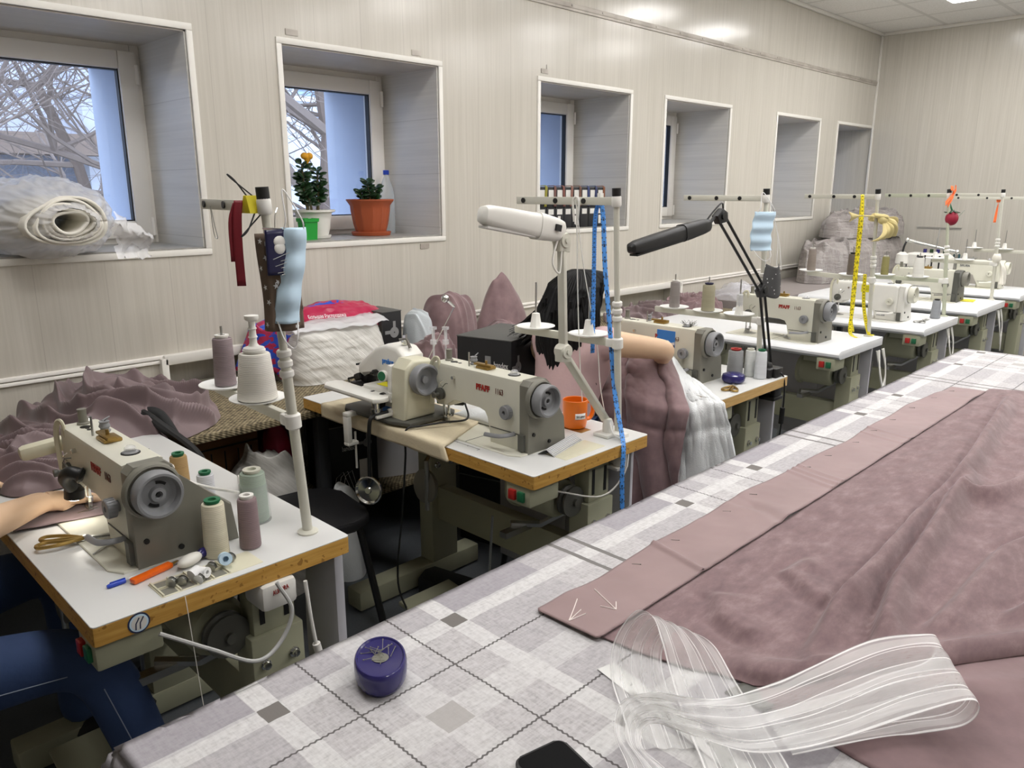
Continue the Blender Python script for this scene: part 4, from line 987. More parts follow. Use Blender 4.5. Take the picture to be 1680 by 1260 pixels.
# bagged white pack with the red and blue shopping bag on it
n = N('film_wrap'); x, y, z = n.sep(n.co()); s = n.noise(n.comb(n.ma('MULTIPLY', n.ma('ADD', x, n.ma('MULTIPLY', z, 1.0)), 26.), n.ma('MULTIPLY', n.ma('SUBTRACT', z, x), 2.5), 0.), 1., 4, .6)
n.set(Base_Color=n.ramp(s, [(.36, '#bebcb4'), (.52, '#d3d1ca'), (.68, '#e4e2dc')]), Roughness=.22); n.bump(s, .5, .012); M['film_wrap'] = n.m
pk = thing('wrapped_pack', 'white film-wrapped pack lying on the woven bench', 'pack', (1.66, 2.90, .716))
def pack_f(u, v):
    th = 2 * PI * u; c_, s_ = math.cos(th), math.sin(th); k = 5
    r = (abs(c_) ** k + abs(s_) ** k) ** (-1 / k)
    X, Y = c_ * r, s_ * r; q = min(1, v * 1.25); top = v > .8
    sc_ = (1 - .10 * q * q) if not top else .90 * (1 - v) / .2
    hh = .21 * min(1, v / .8) ** .9 + (.018 * (1 - ((1 - v) / .2) ** 2) if top else 0)
    d = .006 * fbm(X * 3 + 2, Y * 3, hh * 30, 3)
    return (.24 + X * sc_ * .25 + d + .05 * (hh / .21) * 0, .15 + Y * sc_ * .165 + d + .03 * q, hh + d * (hh > .01))
mb = MB(); mb.grid(pack_f, 90, 44, closeu=True); mb.build('bundle', 'film_wrap', pk, ang=180)
mb = MB(); mb.grid(lambda u, v: (.0 + u * .50, .03 + v * .22 + .02 * math.sin(u * 7), .226 + .024 * math.sin(v * PI) ** .7 + .012 * fbm(u * 6, v * 3, 3.)), 50, 16); mb.build('loose_flap', 'film', pk, ang=180, solid=.002)
n = N('shopping_bag'); f = n.noise(n.scale(n.co(), (26., 26., 40.)), 1., 1, .4)
x, y, z = n.sep(n.co()); bandr = n.ma('LESS_THAN', n.ma('ABSOLUTE', n.ma('SUBTRACT', z, .165)), .05)
n.set(Base_Color=n.mix(n.ma('MULTIPLY', bandr, n.ma('GREATER_THAN', x, .15)), n.ramp(f, [(.47, '#2a4fc0'), (.5, '#b22c55')]), '#b5214b'), Roughness=.35); n.bump(n.noise(n.co(), 25., 3), .5, .008); M['bag'] = n.m
sb = thing('shopping_bag', 'red and blue patterned shopping bag spread over the white pack', 'bag', (1.60, 3.03, .80))
def bag_f(u, v):
    X = -.06 + u * .68; sag = .12 * (1 - u) ** 3 + .11 * max(0, u - .7) ** 1.2
    Y = .02 + v * .18; Z = .13 + .095 * math.sin(min(1, v * 1.1) * PI * .5) - sag + .012 * fbm(u * 7, v * 4, 2.)
    if u < .12: Z -= (.12 - u) * 1.2
    return (X + .02 * math.sin(v * 5), Y - .02 * math.sin(u * PI), Z)
mb = MB(); mb.grid(bag_f, 70, 30); mb.build('bag_body', 'bag', sb, ang=180, solid=.003)
mb = MB(); mb.grid(lambda u, v: (-.07 + u * .16, .0 + v * .05 - u * .03, .20 - .22 * v - .02 * math.sin(u * 9) - u * .06), 16, 16); mb.build('bag_corner', 'bag', sb, ang=180, solid=.003)
letters('Большая Распродажа', .026, (.20, .020, .178), (1, .02, -.05), (0, .55, .8), 'print_white', sb, wid=.20)
mb = MB(); mb.tube(spline([(.10, .01, .13), (.16, -.04, .11), (.14, -.07, .02), (.07, -.06, -.02), (.05, -.02, .04)]), .004, 6, 2.5); mb.build('handle', 'clear_plastic', sb)

# black ribbon-stock boxes
def logo(t, org, ux, uy, s, m='print_grey'):
    """round reel mark with a bar up and a bar to the side"""
    ux, uy = V(ux), V(uy); nz = ux.cross(uy); mb = MB(); o = V(org)
    mb.lathe([(s * .48, 0), (s * .48, .0012), (0, .0014)], o, nz, 28)
    for a, b in (((-.12, .2), (.16, 1.0)), ((-1.0, -.1), (-.3, .2))):
        p = [o + ux * x * s + uy * y * s for x, y in ((a[0], a[1]), (b[0], a[1]), (b[0], b[1]), (a[0], b[1]))]
        mb.hexa([q for q in p] + [q + nz * .0012 for q in p])
    l = mb.build('emblem', m, t)
    mb = MB(); mb.lathe([(s * .06, .0013), (s * .06, .002), (0, .002)], o, nz, 12); mb.build('emblem_centre', 'card_black', l)
def cbox(label, loc, sx, sy, sz, rz=0., top='card_grey', left='card_black', name='card_box'):
    t = thing(name, label, 'box', loc, rz)
    mb = MB(); mb.box(0, sx, 0, sy, 0, sz - .004, .002); mb.build('body', left, t)
    mb = MB(); mb.box(-.002, sx + .002, -.002, sy + .002, sz - .005, sz, .0015); mb.build('lid', top, t)
    return t
b1 = cbox('tall black card box with a reel mark standing upright against the wall', (2.175, 3.02, .716), .115, .19, .255, 0)
mb = MB(); mb.box(-.001, 0, 0, .19, 0, .25); mb.build('side_label', 'card_grey', b1)
logo(b1, (.07, -.0005, .15), (1, 0, 0), (0, 0, 1), .055)
mb = MB(); mb.beam((.105, -.012, .0), (.118, -.012, .13), .018, .006, (0, 1, 0)); mb.build('strap', 'panel_grey', b1)
for k, z in enumerate((0, .3125, .625)):
    lab = ['lowest of the three black boxes stacked between the second table and the woman', 'middle one of the three black boxes stacked beside the woman', 'top black box with white lettering, on the stack beside the woman'][k]
    b2 = cbox(lab, (2.225, 2.20, z), .355, .27, .311, R(14), left='card_black')
    if k == 2:
        letters('bandex', .036, (-.0012, .085, .19), (0, -1, 0), (0, 0, 1), 'print_white', b2, wid=.07)
        mb = MB(); mb.box(-.0012, 0, .10, .128, .185, .235); mb.build('shield', 'print_grey', b2)
        logo(b2, (.055, -.0012, .19), (1, 0, 0), (0, 0, 1), .05)
b3 = cbox('black card box with white label standing on the lower shelf of the bench', (1.62, 2.66, .282), .22, .24, .31, R(-10))
letters('bandex', .03, (.06, -.0012, .20), (1, 0, 0), (0, 0, 1), 'print_white', b3, wid=.055); logo(b3, (.175, -.0012, .22), (1, 0, 0), (0, 0, 1), .04)
mb = MB(); mb.box(.135, .19, -.0015, 0, .05, .15); mb.build('paper_label', 'label_white', b3)
mb = MB()
for i in range(3): mb.tube([(.01 + i * .02, -.001, .0), (.03 + i * .02, -.001, .09), (.06 + i * .02, -.001, .11), (.09 + i * .015, -.001, .03)], .0012, 5)
mb.build('printed_loops', 'print_white', b3)
kb = cbox('brown card box with dark print pushed under the bench', (1.03, 2.84, 0), .38, .36, .60, 0, 'brick_card', 'brick_card')
mb = MB()
for i in range(3):
    mb.box(.07 + i * .11, .13 + i * .11, -.002, 0, .46, .465); mb.box(.07 + i * .11, .075 + i * .11, -.002, 0, .46, .54); mb.box(.125 + i * .11, .13 + i * .11, -.002, 0, .46, .54)
mb.box(.05, .38, -.002, 0, .555, .562); mb.build('print', 'card_black', kb)
heap('plastic_bag', 'white crumpled plastic bag of goods under the bench behind the spools', 'bag', (1.33, 2.66, .0), .20, .15, .58, 51., 'film_wrap', .12, .05, .6, .8, 2.6, .08, 120, 60, add=False)
heap('cloth_bundle', 'crimson cloth bundle peeping out under the bench', 'cloth', (1.49, 2.86, 0.), .07, .1, .63, 53., 'raspberry', .12, .03, .6, .8, 2.6, .08, 60, 40, add=False)
heap('plastic_bag', 'clear plastic bag of wadding on the lower shelf beside the black box', 'bag', (2.12, 2.86, .282), .26, .20, .36, 57., 'film', .14, .03, .6, .8, 2.8, .08, 110, 60, add=False)
heap('wadding_bag', 'white wadding bulging in a small sack left of the shelf box', 'bag', (1.60, 2.53, 0.), .07, .08, .40, 59., 'batting', .12, .02, .6, .8, 2.6, .08, 60, 40, add=False)

# ================================================================== on the window sills
ZS = SILL + .006
# roll of wadding in plastic
rw = thing('wadding_roll', 'roll of white wadding bagged in clear plastic on the first window sill', 'roll', (.87, 3.36, ZS))
mb = MB()
for k in range(5):
    pts = []
    for i in range(41):
        a = 2 * PI * i / 40; r = (.044 + k * .014) * (1 + .07 * math.sin(a * 3 + k) + .05 * math.sin(a * 2 + k * 1.7)); pts.append((r * 1.25 * math.cos(a), r * .82 * math.sin(a)))
    o_, i_ = pts, [(x * .9, y * .9) for x, y in pts]
    y0 = -.34 + .004 * k + .003 * math.sin(k * 2)
    def f(u, v, P=pts, y0=y0):
        i = int(round(u * 40)) % 40; x, z = P[i]; kk = [1., .91, .91, 1.][int(round(v * 3))] if False else 1.
        return (x + .01, y0 + v * .5, z + .125)
    mb.grid(f, 40, 2, closeu=False)
mb.build('layers', 'cloth_white', rw, ang=180, solid=.009) if 'cloth_white' in M else None
def wrapf(u, v):
    th = 2 * PI * u; c_, s_ = math.cos(th), math.sin(th)
    # v 0: hole rim in front, bulging back to the glass side
    r = (.052 + .125 * math.sin(min(1, v * 1.6) * PI * .5)) if v < .62 else .177 * math.cos((v - .62) / .38 * PI * .5) ** .6 + .002
    y = -.37 + .02 * math.sin(v * 3) + v * .62 if v < .95 else .24
    wr = 1 + .10 * fbm(c_ * 2.2 + 3, s_ * 2.2, v * 3, 3) + .11 * (.5 - abs(fbm(c_ * 3.1 + 9, s_ * 3.1, v * 4, 3))) - .03
    X = 1.38 * r * wr * c_; Z = .92 * r * wr * s_
    if s_ < 0: Z = max(Z, -.135 - .06 * sstep(.30, .0, v))
    if s_ < 0 and y > -.12: Z = max(Z, -.118)
    return (X + .01, y, .125 + Z)
mb = MB(); mb.grid(wrapf, 180, 90, closeu=True); mb.build('plastic_wrap', 'film', rw, ang=180, flip=False)
mb = MB(); mb.grid(lambda u, v: (.15 + .14 * u + .02 * fbm(u * 4, v * 4), -.34 + .05 * u + .03 * math.sin(v * 6), -.01 + .17 * v * (1 - .5 * u) + .02 * fbm(v * 5, u * 5, 3.)), 20, 20); mb.build('bag_tail', 'film', rw, ang=180, flip=False)
# plants
def jade(t, stems, seed, leaf=.022):
    rnd = random.Random(seed); st = MB(); lf = MB()
    for (bx_, by_), (tx, ty, tz), z0 in stems:
        P = spline([(bx_, by_, z0), ((bx_ * 2 + tx) / 3 + rnd.uniform(-.01, .01), (by_ * 2 + ty) / 3, z0 + (tz - z0) * .45), (tx, ty, tz)], 6)
        st.tube(P, [.008 - .004 * i / len(P) for i in range(len(P))], 7)
        for i, p in enumerate(P):
            if i < len(P) * .35: continue
            for q in range(4):
                a = q * PI / 2 + i * .8 + rnd.uniform(-.3, .3); d = V((math.cos(a), math.sin(a), rnd.uniform(-.2, .5))).normalized(); L = leaf * rnd.uniform(.8, 1.4)
                u_ = d.orthogonal().normalized(); w_ = d.cross(u_)
                lf.rings([[p + d * (L * s) + u_ * (math.cos(2 * PI * j / 6) * L * r_ * .55) + w_ * (math.sin(2 * PI * j / 6) * L * r_ * .22) for j in range(6)] for s, r_ in ((.1, .15), (.5, .75), (1., 1.), (1.5, .8), (1.85, .1))])
    st.build('stem', 'stem', t); lf.build('leaves', 'leaf', t)
def pot(t, prof, m, n_=36, ribs=0, parent=None):
    mb = MB(); mb.lathe(prof, n=n_); p = mb.build('pot', m, t); return p
wp = thing('potted_plant', 'dark jade plant with a yellow flower in a ribbed white pot', 'plant', (2.125, 3.49, ZS))
pot(wp, [(.05, .012), (.066, .012), (.078, .05), (.082, .09), (.09, .125), (.106, .13), (.107, .14), (.095, .14), (.09, .125), (0, .12)], 'white_pot')
mb = MB(); mb.lathe([(.06, 0), (.078, .002), (.082, .016), (.078, .016), (.06, .008), (0, .008)], n=36); mb.build('saucer', 'white_pot', wp)
jade(wp, [((-.03, 0), (-.055, -.01, .36), .12), ((-.02, .01), (-.04, .02, .30), .12), ((.02, -.01), (.035, .0, .33), .12), ((.03, .01), (.045, .0, .27), .12), ((-.01, .0), (-.06, -.02, .24), .12)], 3)
mb = MB(); mb.tube([(-.02, 0, .12), (-.03, -.02, .38)], .002, 5); mb.build('flower_stem', 'white_plastic', wp)
mb = MB(); mb.ball((-.044, -.022, .395), .018, sx=1.1, sz=.95); mb.ball((-.018, -.022, .395), .018, sx=1.0, sz=.95); mb.lathe([(.024, .0), (.012, -.02), (.002, -.03)], (-.031, -.022, .39), n=14, sy=.6); mb.build('heart_ornament', 'flower', wp)
gp = thing('square_pot', 'small square green plastic pot in front of the white one', 'pot', (2.035, 3.40, ZS))
mb = MB()
def sq_ring(h, z): return [(-h, -h, z), (h, -h, z), (h, h, z), (-h, h, z)]
mb.rings([sq_ring(.030, 0), sq_ring(.034, .085), sq_ring(.039, .086), sq_ring(.040, .102), sq_ring(.036, .102), sq_ring(.032, .07)]); mb.build('pot', 'green_pot', gp, ang=20)
tp_ = thing('potted_plant', 'small jade plant in a wide ribbed terracotta planter', 'plant', (2.475, 3.50, ZS))
mb = MB()
def ribbed(r, z, w=.006, n_=64): return [((r + w * max(0, math.cos(12 * 2 * PI * j / n_)) ** 4) * math.cos(2 * PI * j / n_), (r + w * max(0, math.cos(12 * 2 * PI * j / n_)) ** 4) * math.sin(2 * PI * j / n_), z) for j in range(n_)]
mb.rings([ribbed(.078, .012, 0), ribbed(.088, .06), ribbed(.100, .13), ribbed(.104, .155, .003), ribbed(.125, .182, 0), ribbed(.125, .188, 0), ribbed(.108, .185, 0), ribbed(.10, .16, 0)]); mb.build('pot', 'terracotta', tp_)
mb = MB(); mb.lathe([(.08, 0), (.10, .002), (.106, .02), (.102, .022), (.09, .012), (0, .012)], n=40); mb.build('saucer', 'terracotta', tp_)
jade(tp_, [((.0, 0), (-.02, .0, .285), .15), ((.02, .0), (.05, .01, .25), .15), ((-.01, .02), (-.045, .02, .23), .15)], 6, .019)
bo = thing('water_bottle', 'clear plastic bottle with blue cap on the second window sill', 'bottle', (2.69, 3.64, ZS))
mb = MB(); mb.lathe([(.03, .002), (.04, .0), (.043, .01), (.043, .09), (.040, .10), (.043, .11), (.043, .20), (.036, .25), (.018, .30), (.0145, .31), (.0145, .325)], n=28); mb.build('shell', 'water', bo, flip=False)
mb = MB(); mb.lathe([(.0165, .318), (.0165, .34), (.015, .342), (0, .342)], n=20); mb.build('cap', 'blue_cap', bo)
# ribbon stock boxes on the third window sill
RB = ['#8f8a2e', '#6e4a44', '#7a4a42', '#8a5d50', '#6c4a3c', '#33406e', '#2c3660', '#7b4a2c']
for r_ in range(2):
    for i in range(8):
        pos_ = 'first second third fourth fifth sixth seventh eighth'.split()[i]
        t = thing('ribbon_box', '%s black ribbon box from the left in the %s row on the third window sill' % (pos_, ('lower', 'upper')[r_]), 'box', (3.592 + i * .082, 3.32, ZS + r_ * .128), group='ribbon boxes on the third window sill')
        mb = MB(); mb.box(0, .078, 0, .2, 0, .126, .002); mb.build('carton', 'card_black', t)
        mb = MB(); mb.box(.014, .062, -.0015, 0, .03 if r_ else .085, .108 if r_ else .118); mb.build('paper_label', 'label_white', t)
        if r_:
            rc = mat('ribbon_%d' % i, RB[i], .4); M['ribbon_%d' % i] = rc
            mb = MB(); mb.grid(lambda u, v: (.06 + u * .022 + .03 * (v - .3) * (i % 3 - 1) * .4, -.004 + max(0, .25 - v) * .25, .131 + .004 * math.sin(u * PI) - max(0, v - .25) * .17), 4, 18); mb.build('ribbon', 'ribbon_%d' % i, t, ang=180, solid=.0012)
        elif i in (2, 4, 7):
            mb = MB(); mb.box(.02, .045, -.003, -.001, .02, .075); mb.build('tag', 'label_white', t)
# ================================================================== desk lamps
wl = thing('desk_lamp', 'white folding desk lamp clamped beside the orange mug, its long head pointing left', 'desk lamp', (1.945, 1.475, TZ))
J1, J2 = V((-.205, .025, .305)), V((-.22, .025, .635)); B0 = V((.015, .015, .035))
mb = MB(); mb.box(-.045, .03, -.03, .03, 0, .012, .003); mb.lathe([(.018, .0), (.018, .03), (.012, .045)], (-.005, .0, .01), n=16); mb.box(-.012, .03, -.06, -.03, -.10, .012, .003); mb.box(-.03, .03, -.062, .02, -.105, -.095, .003); mb.cyl((0, -.02, -.1), (0, -.02, -.045), .006); mb.build('clamp', 'white_enamel', wl)
mb = MB(); mb.beam(B0, J1, .012, .026, (0, 1, 0), .002); mb.beam(B0 + V((.0, .012, 0)), J1 + V((0, .012, 0)), .003, .03, (0, 1, 0)); mb.build('lower_arm', 'metal_post', wl)
mb = MB(); mb.beam(J1, J2, .014, .026, (0, 1, 0), .002); mb.build('upper_arm', 'metal_post', wl)
for j in (J1, J2):
    mb = MB(); mb.lathe([(.02, -.02), (.022, -.016), (.022, .016), (.02, .02)], j, (0, 1, 0), 20); mb.lathe([(.008, -.024), (.008, .024)], j, (0, 1, 0), 10); mb.prism([(j.x - .022, j.z - .03), (j.x + .022, j.z - .035), (j.x + .025, j.z + .01), (j.x, j.z + .03), (j.x - .025, j.z + .01)], 'y', j.y - .015, j.y + .015, .004); mb.build('joint', 'metal_post', wl)
H0, H1 = J2 + V((.005, .0, .025)), V((-.535, .03, .715))
def lamp_head(t, a, b, w, hh, m, mu, grip=.36):
    a, b = V(a), V(b); ax = (b - a).normalized(); L = (b - a).length; sd = ax.cross(V((0, 0, 1))).normalized(); up = sd.cross(ax)
    def ring(s, kw, kh, dz=0): return [a + ax * (s * L) + sd * (math.copysign(abs(math.cos(q)) ** .6, math.cos(q)) * w * kw) + up * (math.copysign(abs(math.sin(q)) ** .6, math.sin(q)) * hh * kh + dz) for q in [2 * PI * j / 24 for j in range(24)]]
    mb = MB(); mb.rings([ring(grip - .02, .95, 1.0), ring(grip, 1, 1.05), ring(.7, 1., .95), ring(.92, .95, .85), ring(.98, .8, .65), ring(1., .4, .3)]); sh = mb.build('shade', m, t)
    mb = MB(); mb.rings([ring(0, .45, .6), ring(.03, .7, .85), ring(.1, .8, 1.), ring(grip * .75, 1.02, 1.12), ring(grip, 1.08, 1.15)]); mb.build('grip', m, t)
    mb = MB(); c = a + ax * L * .68 - up * hh * .95; mb.hexa([c + ax * L * sx + sd * w * .7 * sy + up * sz for sx, sy, sz in ((-.28, -1, -.002), (.28, -1, -.002), (.28, 1, -.002), (-.28, 1, -.002), (-.28, -1, .004), (.28, -1, .004), (.28, 1, .004), (-.28, 1, .004))]); mb.build('tube_cover', mu, t)
    return sh, ax, sd, up
sh, ax, sd, up = lamp_head(wl, H0, H1, .026, .033, 'white_enamel', 'label_white')
mb = MB(); c = H0 + ax * .05 - sd * .0; mb.obox(c + V((0, -.027, .004)), (.022, .006, .018), (0, .2, 0)); mb.build('rocker_switch', 'black', wl)
mb = MB(); mb.tube(spline([H0, J2 + V((-.03, -.01, -.0)), J2 + V((-.055, -.015, -.06)), J2 + V((-.03, -.02, -.09)), J2 + V((-.012, -.012, -.02))]), .003, 6); mb.build('cord', 'white_enamel', wl)
mb = MB(); mb.tube(spline([(-.02, -.02, .05), (-.035, -.045, .02), (.0, -.075, -.02), (-.03, -.09, -.10), (-.12, -.07, -.16), (-.25, .02, -.13)]), .003, 6); mb.build('mains_cord', 'white_enamel', wl)

bl = thing('desk_lamp', 'black double-rod desk lamp with its long black head pointing left', 'desk lamp', (3.085, 1.50, TZ))
J1, J2 = V((-.11, .0, .38)), V((-.478, .0, .685))
mb = MB(); mb.box(-.05, .05, -.035, .03, 0, .04, .006); mb.box(-.02, .045, -.05, -.03, -.09, .04, .004); mb.box(-.03, .05, -.055, .02, -.10, -.085, .004); mb.lathe([(.02, .03), (.02, .05), (.013, .06)], (0, 0, 0), n=16); mb.build('clamp', 'black', bl)
mb = MB()
for o in (-.018, .022): mb.cyl((.005 + o, 0, .05), J1 + V((o, 0, 0)), .0055, n=10)
mb.build('lower_rods', 'black', bl)
mb = MB()
for o in (-.014, .016): mb.cyl(J1 + V((o, 0, o * .7)), J2 + V((o, 0, o * .9)), .0055, n=10)
mb.build('upper_rods', 'black', bl)
for j in (J1, J2):
    mb = MB(); mb.prism([(j.x - .04, j.z - .0), (j.x - .015, j.z - .03), (j.x + .04, j.z - .022), (j.x + .035, j.z + .012), (j.x, j.z + .026)], 'y', -.014, .014, .005); mb.lathe([(.014, -.02), (.014, .02)], j, (0, 1, 0), 14); mb.build('joint', 'black', bl)
mb = MB(); mb.tube(spline([J2, J2 + V((-.03, 0, -.0)), J2 + V((-.075, .0, -.03))]), .006, 8); mb.tube(spline([J2 + V((.02, 0, .02)), J2 + V((-.01, -.01, .045)), J2 + V((-.06, -.01, .02)), J2 + V((-.1, 0, -.02))]), .003, 6); mb.build('neck', 'black', bl)
lamp_head(bl, J2 + V((-.07, 0, -.03)), V((-1.0, .02, .59)), .024, .026, 'black', 'black', .38)
mb = MB(); mb.tube(spline([(.0, -.03, .03), (.03, -.06, .0), (.02, -.075, -.1), (.005, -.075, -.3), (.0, -.07, -.5), (-.03, -.04, -.70)]), .0035, 6); mb.tube([(.012, -.076, -.13), (.008, -.076, -.2)], .011, 8); mb.build('mains_cord', 'cable_black', bl)
# clip-on work light of the nearest machine
wk = thing('work_light', 'small black clip-on work light over the needle of the nearest machine', 'work light', (.508, 1.605, TZ))
mb = MB(); mb.tube(spline([(-.006, .27, .14), (-.03, .285, .15), (-.035, .31, .13), (-.02, .325, .10)]), [.012, .016, .018, .015], 12); mb.build('arm', 'black', wk)
mb = MB(); mb.lathe([(.014, 0), (.022, .01), (.022, .03), (.018, .032)], (-.012, .335, .10), (-.1, .05, -1), 16); mb.build('head', 'black', wk)
mb = MB(); mb.lathe([(.015, .0325), (.015, .0335), (0, .0335)], (-.012, .335, .10), (-.1, .05, -1), 16); M['led'] = emit('led', '#fff8ec', 25.); mb.build('lens', 'led', wk)

# ================================================================== blindstitch machine on the second table
bs = thing('blindstitch_machine', 'white blindstitch machine with blue lettering standing at the back of the second table', 'sewing machine', (1.50, 1.95, TZ + .018))
mb = MB(); mb.prism([(-.03, .08), (.0, .0), (.19, .0), (.22, .03), (.22, .30), (.17, .36), (-.01, .36), (-.04, .32)], 'z', 0, .014, .004); mb.build('base_plate', 'grey_dark', bs)
mb = MB(); mb.prism([(.005, .014), (.135, .014), (.14, .18), (.12, .21), (.045, .215), (.015, .185)], 'y', .03, .115, .012, 3); mb.build('column', 'cream_old', bs)
mb = MB()
mb.prism([(.10, .10), (.10, .215), (.135, .24), (.20, .245), (.26, .225), (.37, .15), (.375, .118), (.34, .105), (.27, .155), (.2, .165), (.17, .14), (.165, .10)], 'x', .055, .15, .016, 3); hd = mb.build('arm', 'white_enamel', bs)
mb = MB(); mb.prism([(.11, .06), (.11, .095), (.15, .105), (.27, .10), (.27, .062)], 'x', .005, .12, .008, 2); dk = mb.build('deck', 'white_enamel', bs)
mb = MB(); mb.box(.03, .085, .15, .22, .1045, .106); mb.build('warning_sticker', 'yellow_sticker', dk)
mb = MB(); mb.box(.02, .10, .115, .18, .014, .07, .008); mb.build('pedestal', 'white_enamel', bs)
mb = MB(); mb.box(.018, .022, .115, .175, .018, .04); mb.build('maker_plate', 'tape_blue', bs)
mb = MB(); mb.prism([(-.075, .10), (-.055, .085), (-.02, .085), (.0, .11), (.01, .40), (-.01, .42), (-.05, .42), (-.075, .39)], 'z', .075, .092, .006); sp = mb.build('work_plate', 'white_enamel', bs)
mb = MB(); mb.cyl((-.035, .14, .014), (-.035, .14, .078), .014); mb.cyl((-.035, .14, .03), (-.035, .14, .046), .018); mb.build('plate_post', 'chrome', bs)
mb = MB(); mb.lathe([(.02, 0), (.05, .004), (.053, .012), (.053, .035), (.05, .04), (.045, .04), (.035, .02), (.012, .018), (.012, .028), (0, .028)], (.07, .028, .150), (0, -1, 0), 32); mb.build('handwheel', 'wheel', bs)
mb = MB(); mb.obox((.09, .35, .115), (.05, .05, .07), (.3, 0, 0), .008); mb.obox((.08, .375, .10), (.06, .03, .025), (-.4, 0, 0), .004); mb.box(.04, .12, .33, .40, .074, .082, .002); mb.tube([(.06, .38, .10), (.04, .41, .09), (.05, .42, .075)], .004, 6); mb.tube([(.1, .36, .15), (.07, .40, .14)], .004, 6); mb.obox((.12, .29, .105), (.04, .06, .05), (0, 0, 0), .006); mb.build('looper_head', 'black', bs)
mb = MB(); mb.box(.075, .105, .345, .368, .085, .135, .004); mb.build('needle_clamp', 'chrome', bs)
mb = MB()
for p, r_ in (((.005, .155, .055), .017), ((-.001, .19, .082), .012), ((.0, .135, .084), .013), ((.05, .245, .14), .011)): mb.lathe([(r_ * .8, 0), (r_, .004), (r_, .016), (r_ * .5, .02), (r_ * .5, .03), (0, .03)], p, (-1, -.2, 0), 16)
mb.build('knob', 'black', bs)
mb = MB(); mb.lathe([(.016, 0), (.019, .003), (.019, .014), (.016, .016), (0, .016)], (.01, .145, .15), (-1, -.3, .1), 24); mb.box(.01, .06, .11, .135, .08, .19, .008); gd = mb.build('dial_bracket', 'white_enamel', bs)
mb = MB(); mb.lathe([(.016, .0162), (.016, .0172), (0, .0172)], (.01, .145, .15), (-1, -.3, .1), 24); mb.build('green_dial', 'green', gd)
letters('proher', .026, (.0535, .215, .178), (0, -1, 0), (0, 0, 1), 'tape_blue', bs, wid=.065, bold=.0008)
mb = MB(); mb.tube([(.1, .115, .235), (.1, .135, .265), (.08, .15, .262)], .006, 8); mb.lathe([(.012, 0), (.012, .015)], (.1, .14, .25), (.3, 1, .2), 12); mb.tube([(.1, .14, .255), (.12, .16, .275)], .003, 6); mb.build('thread_bracket', 'chrome', bs)
mb = MB()
for o in ((.19, .10, .0), (.22, .07, -.03)): mb.cyl((o[0], o[1], .18), (o[0], o[1], .28), .004, n=8); mb.lathe([(.012, 0), (.012, .015), (.006, .017), (.006, .05), (.013, .052), (.013, .06), (0, .06)], (o[0], o[1], .24), n=16)
mb.build('spool_pins', 'clear_plastic', bs)
mb = MB(); mb.tube([(.229, .20, .14), (.30, .20, .24), (.375, .20, .341)], .0022, 6); mb.tube([(.375, .20, .341), (.336, .20, .372)], .005, 8); mb.ball((.332, .20, .375), .015); mb.build('thread_rod', 'chrome', bs)
mb = MB(); mb.lathe([(.012, 0), (.014, .02), (.014, .05), (.009, .06)], (.17, .06, .05), (.6, -1, 0), 14); mb.build('plug', 'green', bs)
mb = MB(); mb.lathe([(.013, 0), (.013, .03), (.006, .04)], (.20, .005, .05), (.6, -1, 0), 14); mb.tube(spline([(.215, -.03, .05), (.18, -.08, .01), (.09, -.06, .012), (.03, -.02, .004), (-.018, -.0, -.005), (-.024, .0, -.10), (-.022, .03, -.30), (.0, .10, -.6), (.03, .05, -.755)]), .0035, 8); mb.build('power_cord', 'cable_black', bs)
mb = MB(); mb.box(.0, .05, .10, .13, .02, .04, .006); mb.box(-.06, .02, .10, .112, .018, .03, .004); mb.build('lever_bracket', 'white_enamel', bs)
mb = MB(); mb.tube(spline([(.0, .12, .03), (-.05, .13, .025), (-.07, .13, .0), (-.07, .14, -.12), (-.065, .15, -.23)]), .007, 8); kl = mb.build('knee_rod', 'black', bs)
mb = MB(); mb.lathe([(.045, 0), (.05, .004), (.05, .012), (.046, .014), (.04, .006), (.012, .008), (.01, .016), (0, .016)], (-.068, .15, -.24), (-1, -.55, .1), 28); mb.build('knee_disc', 'chrome', kl)
mb = MB(); mb.box(-.075, -.055, .255, .285, -.10, .0, .006); mb.box(-.075, -.01, .255, .285, -.005, .012, .005); mb.box(-.075, -.03, .255, .285, -.11, -.095, .005); mb.cyl((-.035, .27, -.2), (-.035, .27, -.065), .004, n=8); mb.build('table_clamp', 'white_enamel', bs)
# folded cloth under it
mb = MB()
def pad_f(u, v):
    X = -.06 + u * .34; Y = v * .56; ov = max(0, -X - .012)
    return (max(X, -.014) - (.004 if ov else 0), Y - .15 * (1 - u) * (1 - v) + .02, (.006 - ov * .95 + .003 * fbm(u * 5, v * 5)))
mb.grid(pad_f, 50, 30); one(mb, 'felt_pad', 'cloth_cream', 'folded cream cloth under the blindstitch machine', 'cloth', ang=180, solid=.009, loc=(1.49, 1.86, TZ + .002))

